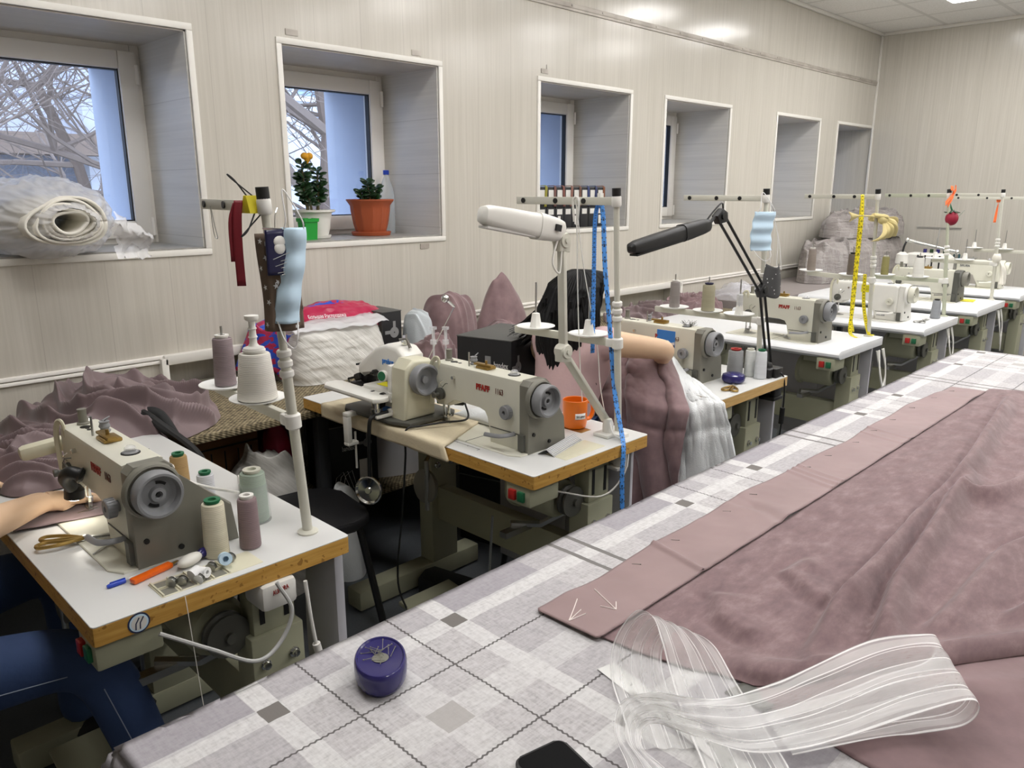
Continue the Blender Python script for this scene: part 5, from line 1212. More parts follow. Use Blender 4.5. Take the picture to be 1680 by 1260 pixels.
# ================================================================== things on the tables
mug = thing('mug', 'orange mug with a white name label', 'mug', (1.935, 1.612, TZ), R(-20))
mb = MB(); mb.lathe([(.034, 0), (.038, .003), (.041, .02), (.042, .095), (.0405, .097), (.039, .095), (.038, .01), (0, .006)], n=40); mb.build('body', 'orange', mug)
mb = MB(); mb.tube(spline([(.040, -.0, .08), (.064, .0, .078), (.07, .0, .05), (.06, .0, .025), (.039, .0, .022)]), .005, 8, 1.4); mb.build('handle', 'orange', mug)
mb = MB()
def lab_f(u, v): a = R(-118 + 52 * u); return (.0428 * math.cos(a), .0428 * math.sin(a), .036 + .02 * v)
mb.grid(lab_f, 10, 2); lb = mb.build('label', 'paper', mug, solid=.0006)
for i, ch in enumerate('Dilighart'):
    a = R(-113 + i * 4.9); letters(ch, .009, (.0436 * math.cos(a), .0436 * math.sin(a), .043), (-math.sin(a), math.cos(a), 0), (0, 0, 1), 'black', lb, depth=.0003)
dp = thing('padded_cloth', 'white folded wadding under the arm of the machine with red lettering', 'cloth', (1.74, 1.75, TZ + .006))
mb = MB(); mb.grid(lambda u, v: (-.02 + .13 * u, .02 + .22 * v - .05 * u, .002 + .032 * (math.sin(PI * u) ** .5) * (.6 + .4 * abs(math.sin(v * 5))) * math.sin(PI * min(1, v * .96 + .02)) ** .4), 24, 30); mb.build('wad', 'batting', dp, ang=180, solid=.003)
for i, (lab, x, y, rz) in enumerate((('torn white paper scrap on top, under the sewing machine arm', .0, .02, .5), ('long torn white paper scrap beneath the wadding', .015, -.02, 1.1))):
    mb = MB(); mb.prism([(0, 0), (.09, .01), (.11, .045), (.06, .05), (.05, .035), (.02, .045)], 'z', 0, .001); o = one(mb, 'paper_scrap', 'paper', lab, 'paper', loc=(1.715 + x, 1.73 + y, TZ + .012 + .008 * (1 - i))); o.rotation_euler = (.12, .1, rz)
# quilted foil strip
mb = MB(); n = N('foil_mesh'); x, y, z = n.sep(n.co()); q = n.ma('MULTIPLY', n.ma('SINE', n.ma('MULTIPLY', n.ma('ADD', x, y), 700.)), n.ma('SINE', n.ma('MULTIPLY', n.ma('SUBTRACT', x, y), 700.))); n.set(Base_Color=n.ramp(n.ma('ADD', n.ma('MULTIPLY', q, .5), .5), [(.35, '#a4a4a4'), (.6, '#f2f2f2')]), Metallic=0., Roughness=.35); n.bump(q, .6, .003); M['foil'] = n.m
mb.grid(lambda u, v: (.19 * u, -.028 + .056 * v, .001 + .018 * (1 - abs(2 * v - 1))), 30, 4); o = one(mb, 'foil_strip', 'foil', 'silver mesh-patterned foil strip in front of the machine with red lettering', 'foil', ang=180, solid=.0012, loc=(1.645, 1.480, TZ)); o.rotation_euler = (0, 0, R(14))
# scissors and tools
def scissors(label, loc, rz, L=.17, m='brass', m2='steel'):
    t = thing('scissors', label, 'scissors', loc, rz)
    for k in (-1, 1):
        mb = MB(); mb.prism([(0, k * .004), (L * .5, k * .012), (L * .52, k * .002), (L * .02, -k * .004)], 'z', .004 + k * .0015, .007 + k * .0015, .0006); mb.build('blade', m2, t)
        mb = MB(); mb.tube(spline([(0, k * .002, .006), (-L * .12, -k * .012, .006), (-L * .28, -k * .026, .006), (-L * .46, -k * .03, .006), (-L * .5, -k * .015, .006), (-L * .4, -k * .004, .006), (-L * .2, -k * .006, .006), (0, k * .002, .006)]), .0042, 8); mb.build('handle', m, t)
    mb = MB(); mb.lathe([(.006, 0), (.006, .004), (0, .005)], (0, 0, .008), n=12); mb.build('pivot', m2, t)
    return t
scissors('brass-handled scissors lying left of the nearest machine', (.475, 1.825, TZ + .006), R(-28), .19)
scissors('steel scissors lying beneath the purple pincushion by the white batting', (2.80, 1.505, TZ), R(20), .17, 'brass')
scissors('small scissors lying under the arm of the machine on the white rounded table', (3.98, 1.86, TZ + .006), R(70), .14, 'steel')
scissors('small scissors beside the yellow-stickered machine', (5.08, 1.50, TZ), R(0), .16, 'steel')
tw = thing('tweezers', 'thin steel tweezers beside the brass scissors', 'tweezers', (.46, 1.73, TZ + .006), R(35))
mb = MB(); mb.beam((0, 0, .003), (.12, .008, .003), .004, .002); mb.beam((0, 0, .003), (.12, -.006, .004), .004, .002); mb.build('arms', 'steel', tw)
pn = thing('pen', 'ballpoint pen with blue cap at the front of the nearest table', 'pen', (.432, 1.566, TZ + .0045), R(2))
mb = MB(); mb.cyl((.03, 0, 0), (.145, 0, 0), .0036, n=6); mb.build('barrel', 'clear_plastic', pn)
mb = MB(); mb.cyl((.025, 0, 0), (.14, 0, 0), .0014, n=6); mb.build('refill', 'navy_dark', pn)
mb = MB(); mb.lathe([(.003, 0), (.0048, .004), (.0048, .034), (.004, .036)], (0, 0, 0), (1, 0, 0), 14); mb.box(.006, .036, -.001, .001, .004, .007); mb.build('cap', 'blue_cap', pn)
oc = thing('cutter', 'flat orange cutter beside the blue-capped pen', 'cutter', (.474, 1.548, TZ + .001), R(14))
mb = MB(); mb.box(0, .09, -.009, .009, 0, .011, .003); mb.build('handle', 'orange_clear', oc)
mb = MB(); mb.box(.09, .108, -.004, .004, .003, .007, .001); mb.build('blade', 'brass', oc)
mk('chalk_white', '#e9e6dd', .5)
ch = thing('chalk_holder', 'white oval chalk holder with dark blue tip beside the bobbin tray', 'chalk holder', (.592, 1.545, TZ + .001), R(20))
mb = MB(); mb.ball((0, 0, .013), .015, 2.1, 1.0, .85, 20); mb.build('body', 'chalk_white', ch)
mb = MB(); mb.lathe([(.009, 0), (.011, .01), (.009, .022), (.004, .03)], (.026, 0, .013), (1, 0, .1), 14); mb.build('tip', 'navy', ch)
for lab, p, rx_, m_, k in (('small white paper roll lying on the bobbin tray', (.562, 1.468, TZ + .016), (1, .3, .2), 'paper', .013), ('second crumpled white paper roll on the bobbin tray', (.583, 1.478, TZ + .014), (.5, -1, .1), 'paper', .011), ('pale blue paper reel standing on the bobbin tray', (.643, 1.492, TZ + .018), (-.25, -1, .35), 'masking', .0135)):
    mb = MB(); mb.lathe([(k * .45, 0), (k, 0), (k, .02), (k * .45, .02), (k * .4, .001)], p, rx_, 20); one(mb, 'paper_roll', m_, lab, 'roll')
for i, (x, y) in enumerate(((.527, 1.482), (.545, 1.472), (.572, 1.456), (.612, 1.488), (.66, 1.50))):
    b = thing('bobbin', '%s steel bobbin from the left in the tray of the nearest table' % 'first second third fourth fifth'.split()[i], 'bobbin', (x, y, TZ + .011), R(30), group='bobbins in the tray')
    mb = MB(); mb.lathe([(.0105, -.005), (.0105, -.004), (.005, -.0035), (.005, .0035), (.0105, .004), (.0105, .005), (.003, .005), (.003, -.005)], (0, 0, 0), (1, .2, .1), 20); mb.build('reel', 'steel', b)
    mb = MB(); mb.lathe([(.0085, -.0034), (.0085, .0034)], (0, 0, 0), (1, .2, .1), 16); mb.build('thread', 'grey_dark', b)
pb = thing('pincushion', 'dark blue round pincushion box in front of the batting-side machine', 'pincushion', (2.875, 1.545, TZ + .004))
mb = MB(); mb.lathe([(.04, 0), (.046, .006), (.048, .018), (.044, .03), (.03, .036), (0, .038)], n=32); mb.build('case', 'navy', pb)
nt = thing('note_pad', 'white paper with a yellow note on the table of the grey-ended machine', 'note', (6.20, 1.47, TZ), R(8))
mb = MB(); mb.box(0, .21, 0, .15, 0, .002); mb.build('sheet', 'paper', nt)
mb = MB(); mb.box(.03, .16, .05, .14, .002, .006); mb.build('yellow_note', 'yellow_sticker', nt)

# ================================================================== things hung on the thread stands
def P1(q): return V((.807, 1.516, 1.50))
clip_ = thing('bulldog_clip', 'yellow bulldog clip with wire loops on the bar of the nearest stand', 'clip', (.803, 1.545, 1.505))
mb = MB(); mb.prism([(-.02, -.016), (.02, -.016), (.006, .020), (-.006, .020)], 'x', -.022, .022, .002); mb.build('jaw', 'yellow', clip_)
for k in (-1, 1):
    mb = MB(); d = V((-.02 if k > 0 else -.03, 0, 0)); mb.tube(spline([(-.008, k * .012, k * .016), (-.03, k * .02, k * .05), (-.045, k * .02, k * .062), (-.035, k * .02, k * .052), (.005, k * .014, k * .018)]), .0016, 6); mb.build('wire_loop', 'black', clip_)
def strip(mb, pts, wdir, w, k=6, curl=None):
    P = spline(pts, k); m = len(P) - 1; wd = V(wdir).normalized() * w / 2
    def f(u, v):
        i = int(round(v * m)); q = wd if curl is None else Matrix.Rotation(curl * v, 3, 'Z') @ wd
        return P[i] + q * (2 * u - 1)
    mb.grid(f, 4, m)
mb = MB(); strip(mb, [(.775, 1.56, 1.515), (.768, 1.557, 1.48), (.764, 1.555, 1.42), (.762, 1.55, 1.34)], (1, -.6, 0), .018); strip(mb, [(.772, 1.565, 1.51), (.76, 1.567, 1.47), (.758, 1.565, 1.39)], (1, -.2, 0), .014)
one(mb, 'ribbon', 'ribbon_red', 'dark red ribbon hanging from the bar of the nearest stand', 'ribbon', ang=180, solid=.001)
n = N('star_print'); x, y, z = n.sep(n.co('Object')); vo = n.n('ShaderNodeTexVoronoi', {'Vector': n.comb(n.ma('ADD', x, n.ma('MULTIPLY', y, .7)), 0., z), 'Scale': 36., 'Randomness': .55})
an = n.n('ShaderNodeVectorMath', (vo.outputs['Position'], n.comb(n.ma('ADD', x, n.ma('MULTIPLY', y, .7)), 0., z)), operation='SUBTRACT').outputs[0]
n.set(Base_Color=n.mix(n.ma('LESS_THAN', vo.outputs['Distance'], .2), '#6a5a4c', '#6a5a4c'), Roughness=.9); M['star_print'] = n.m
hs = thing('needle_sleeve', 'brown star-print cloth sleeve hung on the pole of the nearest stand', 'cloth sleeve', (.818, 1.480, 1.25))
def sleeve(u, v):
    a = 2 * PI * u; r = .037 + .003 * math.sin(a * 3) + .006 * (1 - v); zz_ = .20 * v
    return (r * math.cos(a) * .95 - .010 * v + .003 * math.sin(v * 5), .55 * r * math.sin(a) + .004 * math.sin(a * 5), zz_)
mb = MB(); mb.grid(sleeve, 40, 20, closeu=True); sl = mb.build('sleeve', 'star_print', hs, ang=180, solid=.002)
mb = MB(); rnd = random.Random(5)
for i in range(26):
    u = rnd.uniform(.5, 1.); v = rnd.uniform(.03, .95); p = V(sleeve(u, v)); q = V(sleeve(u + .01, v)); nrm = V((math.cos(2 * PI * u), math.sin(2 * PI * u) * 1.6, 0)).normalized(); tg = V((0, 0, 1)).cross(nrm)
    a0 = rnd.uniform(0, 6); pts = []
    for j in range(10): rr_ = .0068 if j % 2 == 0 else .0028; pts.append(p + nrm * .0022 + tg * math.cos(a0 + j * PI / 5) * rr_ + V((0, 0, 1)) * math.sin(a0 + j * PI / 5) * rr_)
    vs = [mb.b.verts.new(t_) for t_ in pts]; c0 = mb.b.verts.new(p + nrm * .0024)
    for j in range(10): mb._face([vs[j], vs[(j + 1) % 10], c0])
mb.build('star_pattern', 'print_white', sl, flip=False)
mb = MB(); mb.grid(lambda u, v: (-.046 + u * .052 - .0 * v, -.026 + .004 * math.sin(u * PI * 1.) * -1, .118 + .09 * v), 10, 10); pc_ = mb.build('photo_charm', 'navy_dark', hs, ang=180, solid=.004)
mb = MB(); mb.ball((-.018, -.031, .185), .012, 1.1, .3, 1.); mb.ball((-.018, -.031, .172), .014, .9, .3, .9); mb.build('white_figure', 'white_plastic', pc_)
mb = MB(); mb.tube([(-.05, -.026, .212), (.008, -.026, .208)], .002, 6); mb.tube(spline([(-.02, -.02, .21), (-.012, -.01, .235), (.0, .0, .25)]), .0012, 5); mb.build('hanger_wire', 'chrome', hs)
for i in range(3):
    mb = MB(); z0 = .15 - i * .014; mb.tube(spline([(-.035 + i * .004, -.032, z0), (.0, -.036, z0 + .012 - i * .004), (.018, -.034, z0 + .01), (.014, -.034, z0 + .002), (-.02, -.034, z0 - .004)]), .0008, 5); o = mb.build('safety_pin', 'steel', hs)
def mask(name, label, c, w, h, m, ux, tilt=0., seed=1, loops=True, fold=1., lm='paper'):
    t = thing(name, label, 'face mask', c); ux = V(ux).normalized(); nz = ux.cross(V((0, 0, 1)))
    def f(u, v):
        bulge = fold * .018 * math.sin(PI * u) + .004 * math.sin(v * 19) * (1 if fold else 0)
        return ux * ((u - .5) * w + tilt * v * h + .007 * math.sin(v * 4 + seed)) + V((0, 0, 1)) * (-v * h) + nz * bulge
    mb = MB(); mb.grid(f, 20, 30); mb.build('pleated_body', m, t, ang=180, solid=.0015)
    if loops:
        for s_ in (0., 1.):
            a, b = f(s_, .02), f(s_, .04); mb = MB(); mb.tube(spline([f(.1, .02), f(.2, -.10) + nz * .004, V((0, 0, .075)) + ux * -.01, f(.8, -.10) + nz * .006, f(.9, .02)] if s_ == 0 else [f(.1, .98), f(.25, 1.16) + nz * .006, f(.6, 1.27), f(.8, 1.14) + nz * .01, f(.9, .98)]), .0016, 6); mb.build('ear_loop', lm, t)
    return t
mask('face_mask', 'pale blue face mask hung on the nearest thread stand', (.828, 1.452, 1.462), .05, .195, 'masking', (1, -.35, 0), -.06, 1)
mask('face_mask', 'blue face mask hung high on the stand beside the black lamp', (2.99, 1.525, 1.452), .095, .155, 'masking', (1, -.6, 0), .02, 2)
n = N('polka'); vo = n.n('ShaderNodeTexVoronoi', {'Vector': n.co(), 'Scale': 60., 'Randomness': .35}); n.set(Base_Color=n.mix(n.ma('LESS_THAN', vo.outputs['Distance'], .16), '#4b4b4b', '#d8d8d4'), Roughness=.9); M['polka'] = n.m
pm = thing('face_mask', 'dark grey polka dot cloth mask hung under the blue one', 'face mask', (3.07, 1.525, 1.26))
mb = MB(); mb.grid(lambda u, v: ((-.05 + .10 * u) * (.5 + .5 * math.sin(min(1, v * 1.6) * PI / 2)) + .012 * v, -.02 * math.sin(PI * u) - .03 * u, -.02 - .13 * v - .015 * math.sin(PI * u)), 16, 16); mb.build('body', 'polka', pm, ang=180, solid=.002)
mb = MB(); mb.tube(spline([(-.03, -.0, -.03), (-.03, -.0, .03), (-.005, 0, .035), (.01, 0, -.02)]), .0015, 5); mb.tube(spline([(.03, -.02, -.03), (.035, -.01, .1), (.0, .02, .235), (.05, -.01, .08), (.055, -.03, -.05)]), .0015, 5); mb.build('elastic', 'paper', pm)
# tape measures
def tape_mat(name, col, ink):
    n = N(name); uu, vv, _ = n.sep(n.co('UV')); k = n.ma('FRACT', n.ma('MULTIPLY', vv, 1.))
    tick = n.ma('MULTIPLY', n.ma('LESS_THAN', n.ma('FRACT', n.ma('MULTIPLY', vv, 70.)), .22), n.ma('LESS_THAN', n.ma('MINIMUM', uu, n.ma('SUBTRACT', 1., uu)), .18))
    num = n.ma('MULTIPLY', n.ma('LESS_THAN', n.ma('ABSOLUTE', n.ma('SUBTRACT', n.ma('FRACT', n.ma('MULTIPLY', vv, 35.)), .5)), .2), n.ma('LESS_THAN', n.ma('ABSOLUTE', n.ma('SUBTRACT', uu, .5)), .2))
    blk = n.ma('MULTIPLY', num, n.ma('GREATER_THAN', n.noise(n.comb(n.ma('MULTIPLY', uu, 6.), n.ma('MULTIPLY', vv, 300.), 0.), 1., 2), .47))
    n.set(Base_Color=n.mix(n.ma('MAXIMUM', tick, blk), col, ink), Roughness=.45); M[name] = n.m
tape_mat('tape_blue_print', '#4f97e6', '#16284c'); tape_mat('tape_yellow_print', '#f0dd22', '#3a3208')
tb = thing('tape_measure', 'blue tape measure hung over the bar above the orange mug', 'tape measure', (0, 0, 0))
mb = MB(); strip(mb, [(1.937, 1.530, 1.515), (1.945, 1.522, 1.45), (1.952, 1.515, 1.3), (1.955, 1.49, 1.10), (1.945, 1.455, .90), (1.925, 1.41, .79), (1.895, 1.377, .745), (1.885, 1.372, .66), (1.892, 1.370, .5), (1.893, 1.370, .3), (1.893, 1.37, .15)], (1, -.35, 0), .017, 10); mb.build('front_run', 'tape_blue_print', tb, ang=180, solid=.0008)
mb = MB(); strip(mb, [(1.937, 1.530, 1.515), (1.934, 1.545, 1.45), (1.940, 1.55, 1.3), (1.950, 1.555, 1.02)], (1, -.2, 0), .017, 10); mb.build('back_run', 'tape_blue_print', tb, ang=180, solid=.0008)
mb = MB(); mb.box(1.930, 1.946, 1.524, 1.536, 1.512, 1.527); mb.build('metal_end', 'white_plastic', tb)
ty = thing('tape_measure', 'yellow tape measure hanging from the bar down to the white table', 'tape measure', (0, 0, 0))
mb = MB(); strip(mb, [(4.215, 1.61, 1.515), (4.212, 1.60, 1.4), (4.215, 1.60, 1.2), (4.218, 1.60, .95), (4.215, 1.60, .80), (4.225, 1.57, .768), (4.25, 1.555, .765)], (1, -.6, 0), .022, 10); mb.build('front_run', 'tape_yellow_print', ty, ang=180, solid=.0008)
mb = MB(); strip(mb, [(4.215, 1.61, 1.515), (4.24, 1.62, 1.4), (4.245, 1.62, 1.2), (4.255, 1.62, .9), (4.26, 1.60, .79)], (1, -.4, 0), .018, 10); strip(mb, [(4.30, 1.585, 1.1), (4.31, 1.58, .95), (4.335, 1.56, .82), (4.34, 1.54, .768), (4.36, 1.53, .77)], (.4, -1, 0), .018, 8); mb.build('back_run', 'tape_yellow_print', ty, ang=180, solid=.0008)
one(MB().tube(spline([(1.905, 1.60, 1.505), (1.905, 1.595, 1.44), (1.912, 1.59, 1.2), (1.925, 1.585, .97), (1.945, 1.58, .77)]), .004, 6, .5).tube(spline([(1.905, 1.60, 1.505), (1.925, 1.58, 1.3), (1.965, 1.55, 1.05), (1.99, 1.55, .9), (2.02, 1.54, .765)]), .0035, 6, .5).tube(spline([(1.905, 1.606, 1.44), (1.905, 1.612, 1.50), (1.905, 1.60, 1.515), (1.905, 1.588, 1.50), (1.905, 1.595, 1.43)]), .004, 6), 'cord_loop', 'white_plastic', 'white cord looped over the bar next to the blue tape measure', 'cord')
# knotted cloth
kc = thing('knotted_cloth', 'knotted cream cloth tied to the stand next to the yellow tape', 'cloth', (4.30, 1.53, 1.36))
mb = MB(); mb.ball((-.02, -.012, .03), .03, 1.1, .8, .9); mb.tube(spline([(-.06, .02, .05), (-.02, -.03, .04), (.03, .02, .03), (-.02, .05, .03), (-.06, .02, .05)]), .012, 8); mb.build('knot', 'wool_yellow', kc)
def fan(A, B, pl, amp, dy):
    """gathered cloth hanging from the knot, spreading into pleats"""
    def f(u, v):
        p = V(A).lerp(V(B[0]).lerp(V(B[1]), u), v ** .8)
        return p + V((0, -1, 0)) * (amp * abs(math.sin(PI * u * pl)) * (.3 + .7 * v) + dy * math.sin(PI * v)) + V((0, 0, .03 * math.sin(PI * v) * (u - .3)))
    return f
mb = MB(); mb.grid(fan((-.02, -.01, .03), ((-.12, -.0, -.08), (.11, -.02, -.06)), 3.5, .022, .03), 50, 18)
mb.grid(fan((.0, -.01, .04), ((.13, -.02, -.02), (.20, .0, .0)), 1.5, .014, .02), 24, 18)
mb.grid(fan((-.02, -.0, .04), ((-.24, .08, .07), (-.22, .08, .02)), 1., .01, .0), 10, 14)
mb.build('tails', 'wool_yellow', kc, ang=180, solid=.003)
# orange tie, raspberry pincushion, rag
S5 = V((5.459, 1.557, 1.50))
mb = MB()
for d in ((-.05, -.02, .045), (.03, -.02, .05), (-.11, -.02, -.04), (-.07, -.02, -.05), (-.03, -.02, -.02)): strip(mb, [S5 + V((0, -.02, 0)), S5 + V(d) * .6 + V((0, -.02, .015)), S5 + V(d) * 1.1], (.3, .2, 1), .03, 5)
one(mb, 'ribbon_bow', 'neon', 'bright orange ribbon bow tied to the top of the pale green stand', 'ribbon', ang=180, solid=.0012)
rp = thing('pincushion', 'raspberry red berry-shaped pincushion hung on the pale green pole', 'pincushion', (5.467, 1.525, 1.365))
mb = MB(); mb.ball((0, 0, 0), .046, 1., .8, .95, 24); mb.build('berry', 'raspberry', rp)
mb = MB()
for a in range(0, 360, 60): mb.prism([(-.012, 0), (.0, .05), (.012, 0)], 'z', .036, .040) if a == 0 else mb.obox((.022 * math.cos(R(a)), .018 * math.sin(R(a)), .042), (.05, .014, .004), (0, .3, R(a)))
mb.build('leaf_cap', 'leaf', rp)
mb = MB(); mb.tube([(0, .0, .04), (-.01, .02, .09), (-.008, .03, .14)], .005, 6); mb.tube([(-.0, -.03, -.0), (.06, -.05, .05)], .0008, 4); mb.build('hanging_loop', 'green', rp)
mb = MB(); strip(mb, [(6.485, 1.47, 1.06), (6.47, 1.44, 1.0), (6.43, 1.42, .93), (6.40, 1.41, .88)], (1, .2, 0), .035, 6, 1.); strip(mb, [(6.485, 1.47, 1.06), (6.49, 1.43, 1.0), (6.50, 1.42, .94), (6.50, 1.42, .87)], (1, -.3, 0), .035, 6, -.6); mb.lathe([(.02, -.03), (.03, 0), (.02, .03)], (6.483, 1.478, 1.06), n=12)
one(mb, 'rag', 'cloth_white', 'white rag tied round the stand of the yellow-note table', 'rag', ang=180, solid=.002)
mb = MB(); strip(mb, [(7.42, 1.75, 1.475), (7.42, 1.74, 1.44), (7.41, 1.74, 1.38), (7.39, 1.74, 1.28)], (1, -.4, 0), .02, 6, 2.); mb.lathe([(.012, -.02), (.016, 0), (.012, .02)], (7.42, 1.74, 1.46), n=10)
one(mb, 'ribbon', 'neon', 'thin orange tie hanging from the farthest stand', 'ribbon', ang=180, solid=.0012)
# paper clip hanging from nearest bar
one(MB().tube(spline([(.838, 1.83, 1.50), (.838, 1.828, 1.47), (.84, 1.825, 1.43), (.845, 1.82, 1.425), (.843, 1.825, 1.45), (.84, 1.83, 1.49)]), .0012, 5), 'wire_hook', 'steel', 'bent wire hook hanging from the bar of the nearest stand', 'hook')

# ================================================================== far corner: overlock machine on the grey table
ov = thing('overlock_machine', 'white four-thread overlock machine on the far table under a tube lamp', 'sewing machine', (6.95, 2.27, TZ), R(-90))
mb = MB(); mb.prism([(.0, .0), (.0, .23), (.03, .27), (.30, .27), (.34, .24), (.34, .0)], 'y', 0, .2, .02, 3); mb.build('body', 'white_enamel', ov)
for i in range(4):
    mb = MB(); mb.box(.11 + i * .055, .122 + i * .055, -.002, .006, .08, .26); sl_ = mb.build('tension_slot', 'black', ov)
    mb = MB(); mb.lathe([(.014, 0), (.014, .03)], (.135 + i * .05, .1, .275), (0, 0, 1), 14); mb.build('tension_dial', 'navy' if i % 2 == 0 else 'leaf', ov)
mb = MB(); mb.box(.015, .1, -.012, .004, .06, .16, .006); mb.tube([(.04, -.02, .18), (.04, -.02, .06)], .005, 6); mb.tube([(.07, -.02, .14), (.02, -.02, .1)], .006, 6); mb.build('needle_assembly', 'black', ov)
mb = MB(); mb.cyl((.2, .16, .25), (.2, .19, .47), .005, n=8); mb.beam((.02, .19, .47), (.36, .19, .47), .008, .02); mb.build('thread_mast', 'steel', ov)
for i, (dx, c) in enumerate(((0., '#2a4a55'), (.07, '#1f4a52'))):
    spool('dark teal thread cone %s the overlock machine' % ('standing right behind', 'rightmost and tallest behind')[i], (7.22 + dx, 2.02 - dx * .9, TZ), c, .032, .026, .22 + .04 * i, 'black')
tl = thing('tube_lamp', 'chrome tube lamp arm reaching left above the overlock machine', 'lamp', (6.92, 1.86, TZ))
mb = MB(); mb.cyl((0, 0, 0), (0, 0, .30), .012); mb.lathe([(.03, 0), (.03, .02), (.014, .03)], n=14); mb.build('post', 'steel', tl)
mb = MB(); mb.cyl((0, 0, .30), (-.13, .34, .385), .013, n=12); mb.ball((0, 0, .30), .02); mb.ball((-.13, .34, .385), .02); mb.build('arm', 'chrome', tl)
mb = MB(); mb.tube(spline([(-.13, .34, .385), (-.15, .35, .34), (-.14, .36, .29)]), .008, 8); mb.build('neck', 'black', tl)
mb = MB(); mb.lathe([(.02, 0), (.045, -.02), (.05, -.09), (.03, -.1)], (-.14, .36, .29), n=20); mb.build('shade', 'white_enamel', tl)
# cables and fittings under the tables
one(MB().tube(spline([(.475, 1.43, .70), (.56, 1.40, .64), (.64, 1.38, .585), (.70, 1.385, .60), (.735, 1.39, .66), (.715, 1.41, .725)]), .0045, 8), 'power_cable', 'cable_grey', 'thick pale cable looping under the front of the nearest table', 'cable')
one(MB().tube(spline([(.785, 1.415, .70), (.79, 1.408, .6), (.80, 1.405, .52), (.82, 1.40, .42), (.84, 1.40, .25)]), .0045, 8).cyl((.796, 1.405, .545), (.815, 1.402, .44), .009), 'power_cable', 'white_plastic', 'white cable with an inline plug hanging from the transformer of the nearest table', 'cable')
one(MB().tube(spline([(.53, 1.428, .76), (.531, 1.424, .72), (.54, 1.42, .5), (.555, 1.42, .3), (.56, 1.42, .1)]), .0009, 4), 'loose_thread', 'cloth_white', 'loose white thread trailing from the edge of the nearest table', 'thread')
for k, (x, y, sc__) in enumerate(((4.36, 1.47, 1.), (5.38, 1.42, 1.1), (6.46, 1.40, 1.))):
    mb = MB()
    for q in range(3): mb.tube(spline([(x - .05 - q * .02, y, .70), (x - .09 + q * .03, y - .03, .58 - q * .04), (x - .03 + q * .02, y - .03, .50 - q * .05 * sc__), (x + .02, y - .02, .58), (x - .01 + q * .012, y, .70)]), .004, 6)
    one(mb, 'power_cable', 'white_plastic', 'white cable loops hanging under the right end of the %s' % ('table with the yellow tape', 'yellow-stickered machine table', 'yellow-note table')[k], 'cable')
# black stool and pedals
bc = thing('stool', 'black stool with a rounded seat between the first two tables', 'stool', (1.27, 2.27, 0), R(-8))
mb = MB(); mb.prism([(x - .19, y - .19) for x, y in rr(.38, .38, .09)], 'z', .42, .455, .012, 3); mb.build('seat', 'card_black', bc)
for sx in (-1, 1):
    for sy in (-1, 1): mb = MB(); mb.cyl((sx * .14, sy * .14, .42), (sx * .20, sy * .19, 0), .013, n=10); mb.build('leg', 'black', bc)
cb = thing('chair', 'black office chair with a bent armrest behind the nearest table', 'chair', (.98, 2.60, 0))
mb = MB(); mb.tube(spline([(-.02, -.13, .45), (.0, -.12, .62), (-.03, -.02, .79), (-.07, .02, .81), (-.06, -.06, .79), (.02, -.16, .68), (.05, -.19, .50)]), .016, 10, 1.4); mb.build('armrest', 'rubber', cb)
mb = MB(); mb.obox((-.15, -.15, .45), (.36, .3, .04), bev=.015); mb.build('seat', 'card_black', cb)
mb = MB(); mb.cyl((-.15, -.15, .43), (-.15, -.15, .08), .025); mb.build('column', 'black', cb)
for a in range(0, 360, 72): mb = MB(); mb.beam((-.15, -.15, .07), (-.15 + .2 * math.cos(R(a)), -.15 + .2 * math.sin(R(a)), .02), .03, .03); mb.build('leg', 'black', cb)
pd = thing('foot_pedal', 'black foot pedal on the floor under the second table', 'pedal', (1.80, 2.02, 0), R(30))
mb = MB(); mb.hexa([(0, 0, 0), (.12, 0, 0), (.12, .2, 0), (0, .2, 0), (0, 0, .03), (.12, 0, .03), (.12, .2, .07), (0, .2, .07)], .005); mb.build('case', 'black', pd)
mb = MB(); mb.cyl((.06, .2, .03), (.1, .28, .05), .004, n=8); mb.build('cord', 'cable_grey', pd)
# ================================================================== people
def skin(name, pts, edges, m, parent, root=0, sub=2, smooth=True):
    """one continuous limb/body surface grown round a skeleton; pts = (x, y, z, radius[, radius2])"""
    me = bpy.data.meshes.new(name); me.from_pydata([p[:3] for p in pts], edges, []); me.update()
    o = bpy.data.objects.new(name, me); C.objects.link(o); o.parent = parent
    md = o.modifiers.new('skin', 'SKIN'); md.use_smooth_shade = True
    for i, p in enumerate(pts):
        d = me.skin_vertices[0].data[i]; d.radius = (p[3], p[4] if len(p) > 4 else p[3]); d.use_root = (i == root)
    s_ = o.modifiers.new('smooth', 'SUBSURF'); s_.levels = sub; s_.render_levels = sub
    dg = bpy.context.evaluated_depsgraph_get(); dg.update()
    me2 = bpy.data.meshes.new_from_object(o.evaluated_get(dg)); o.modifiers.clear(); o.data = me2; me2.name = name
    for p in me2.polygons: p.use_smooth = True
    me2.materials.clear(); me2.materials.append(M[m])
    return o
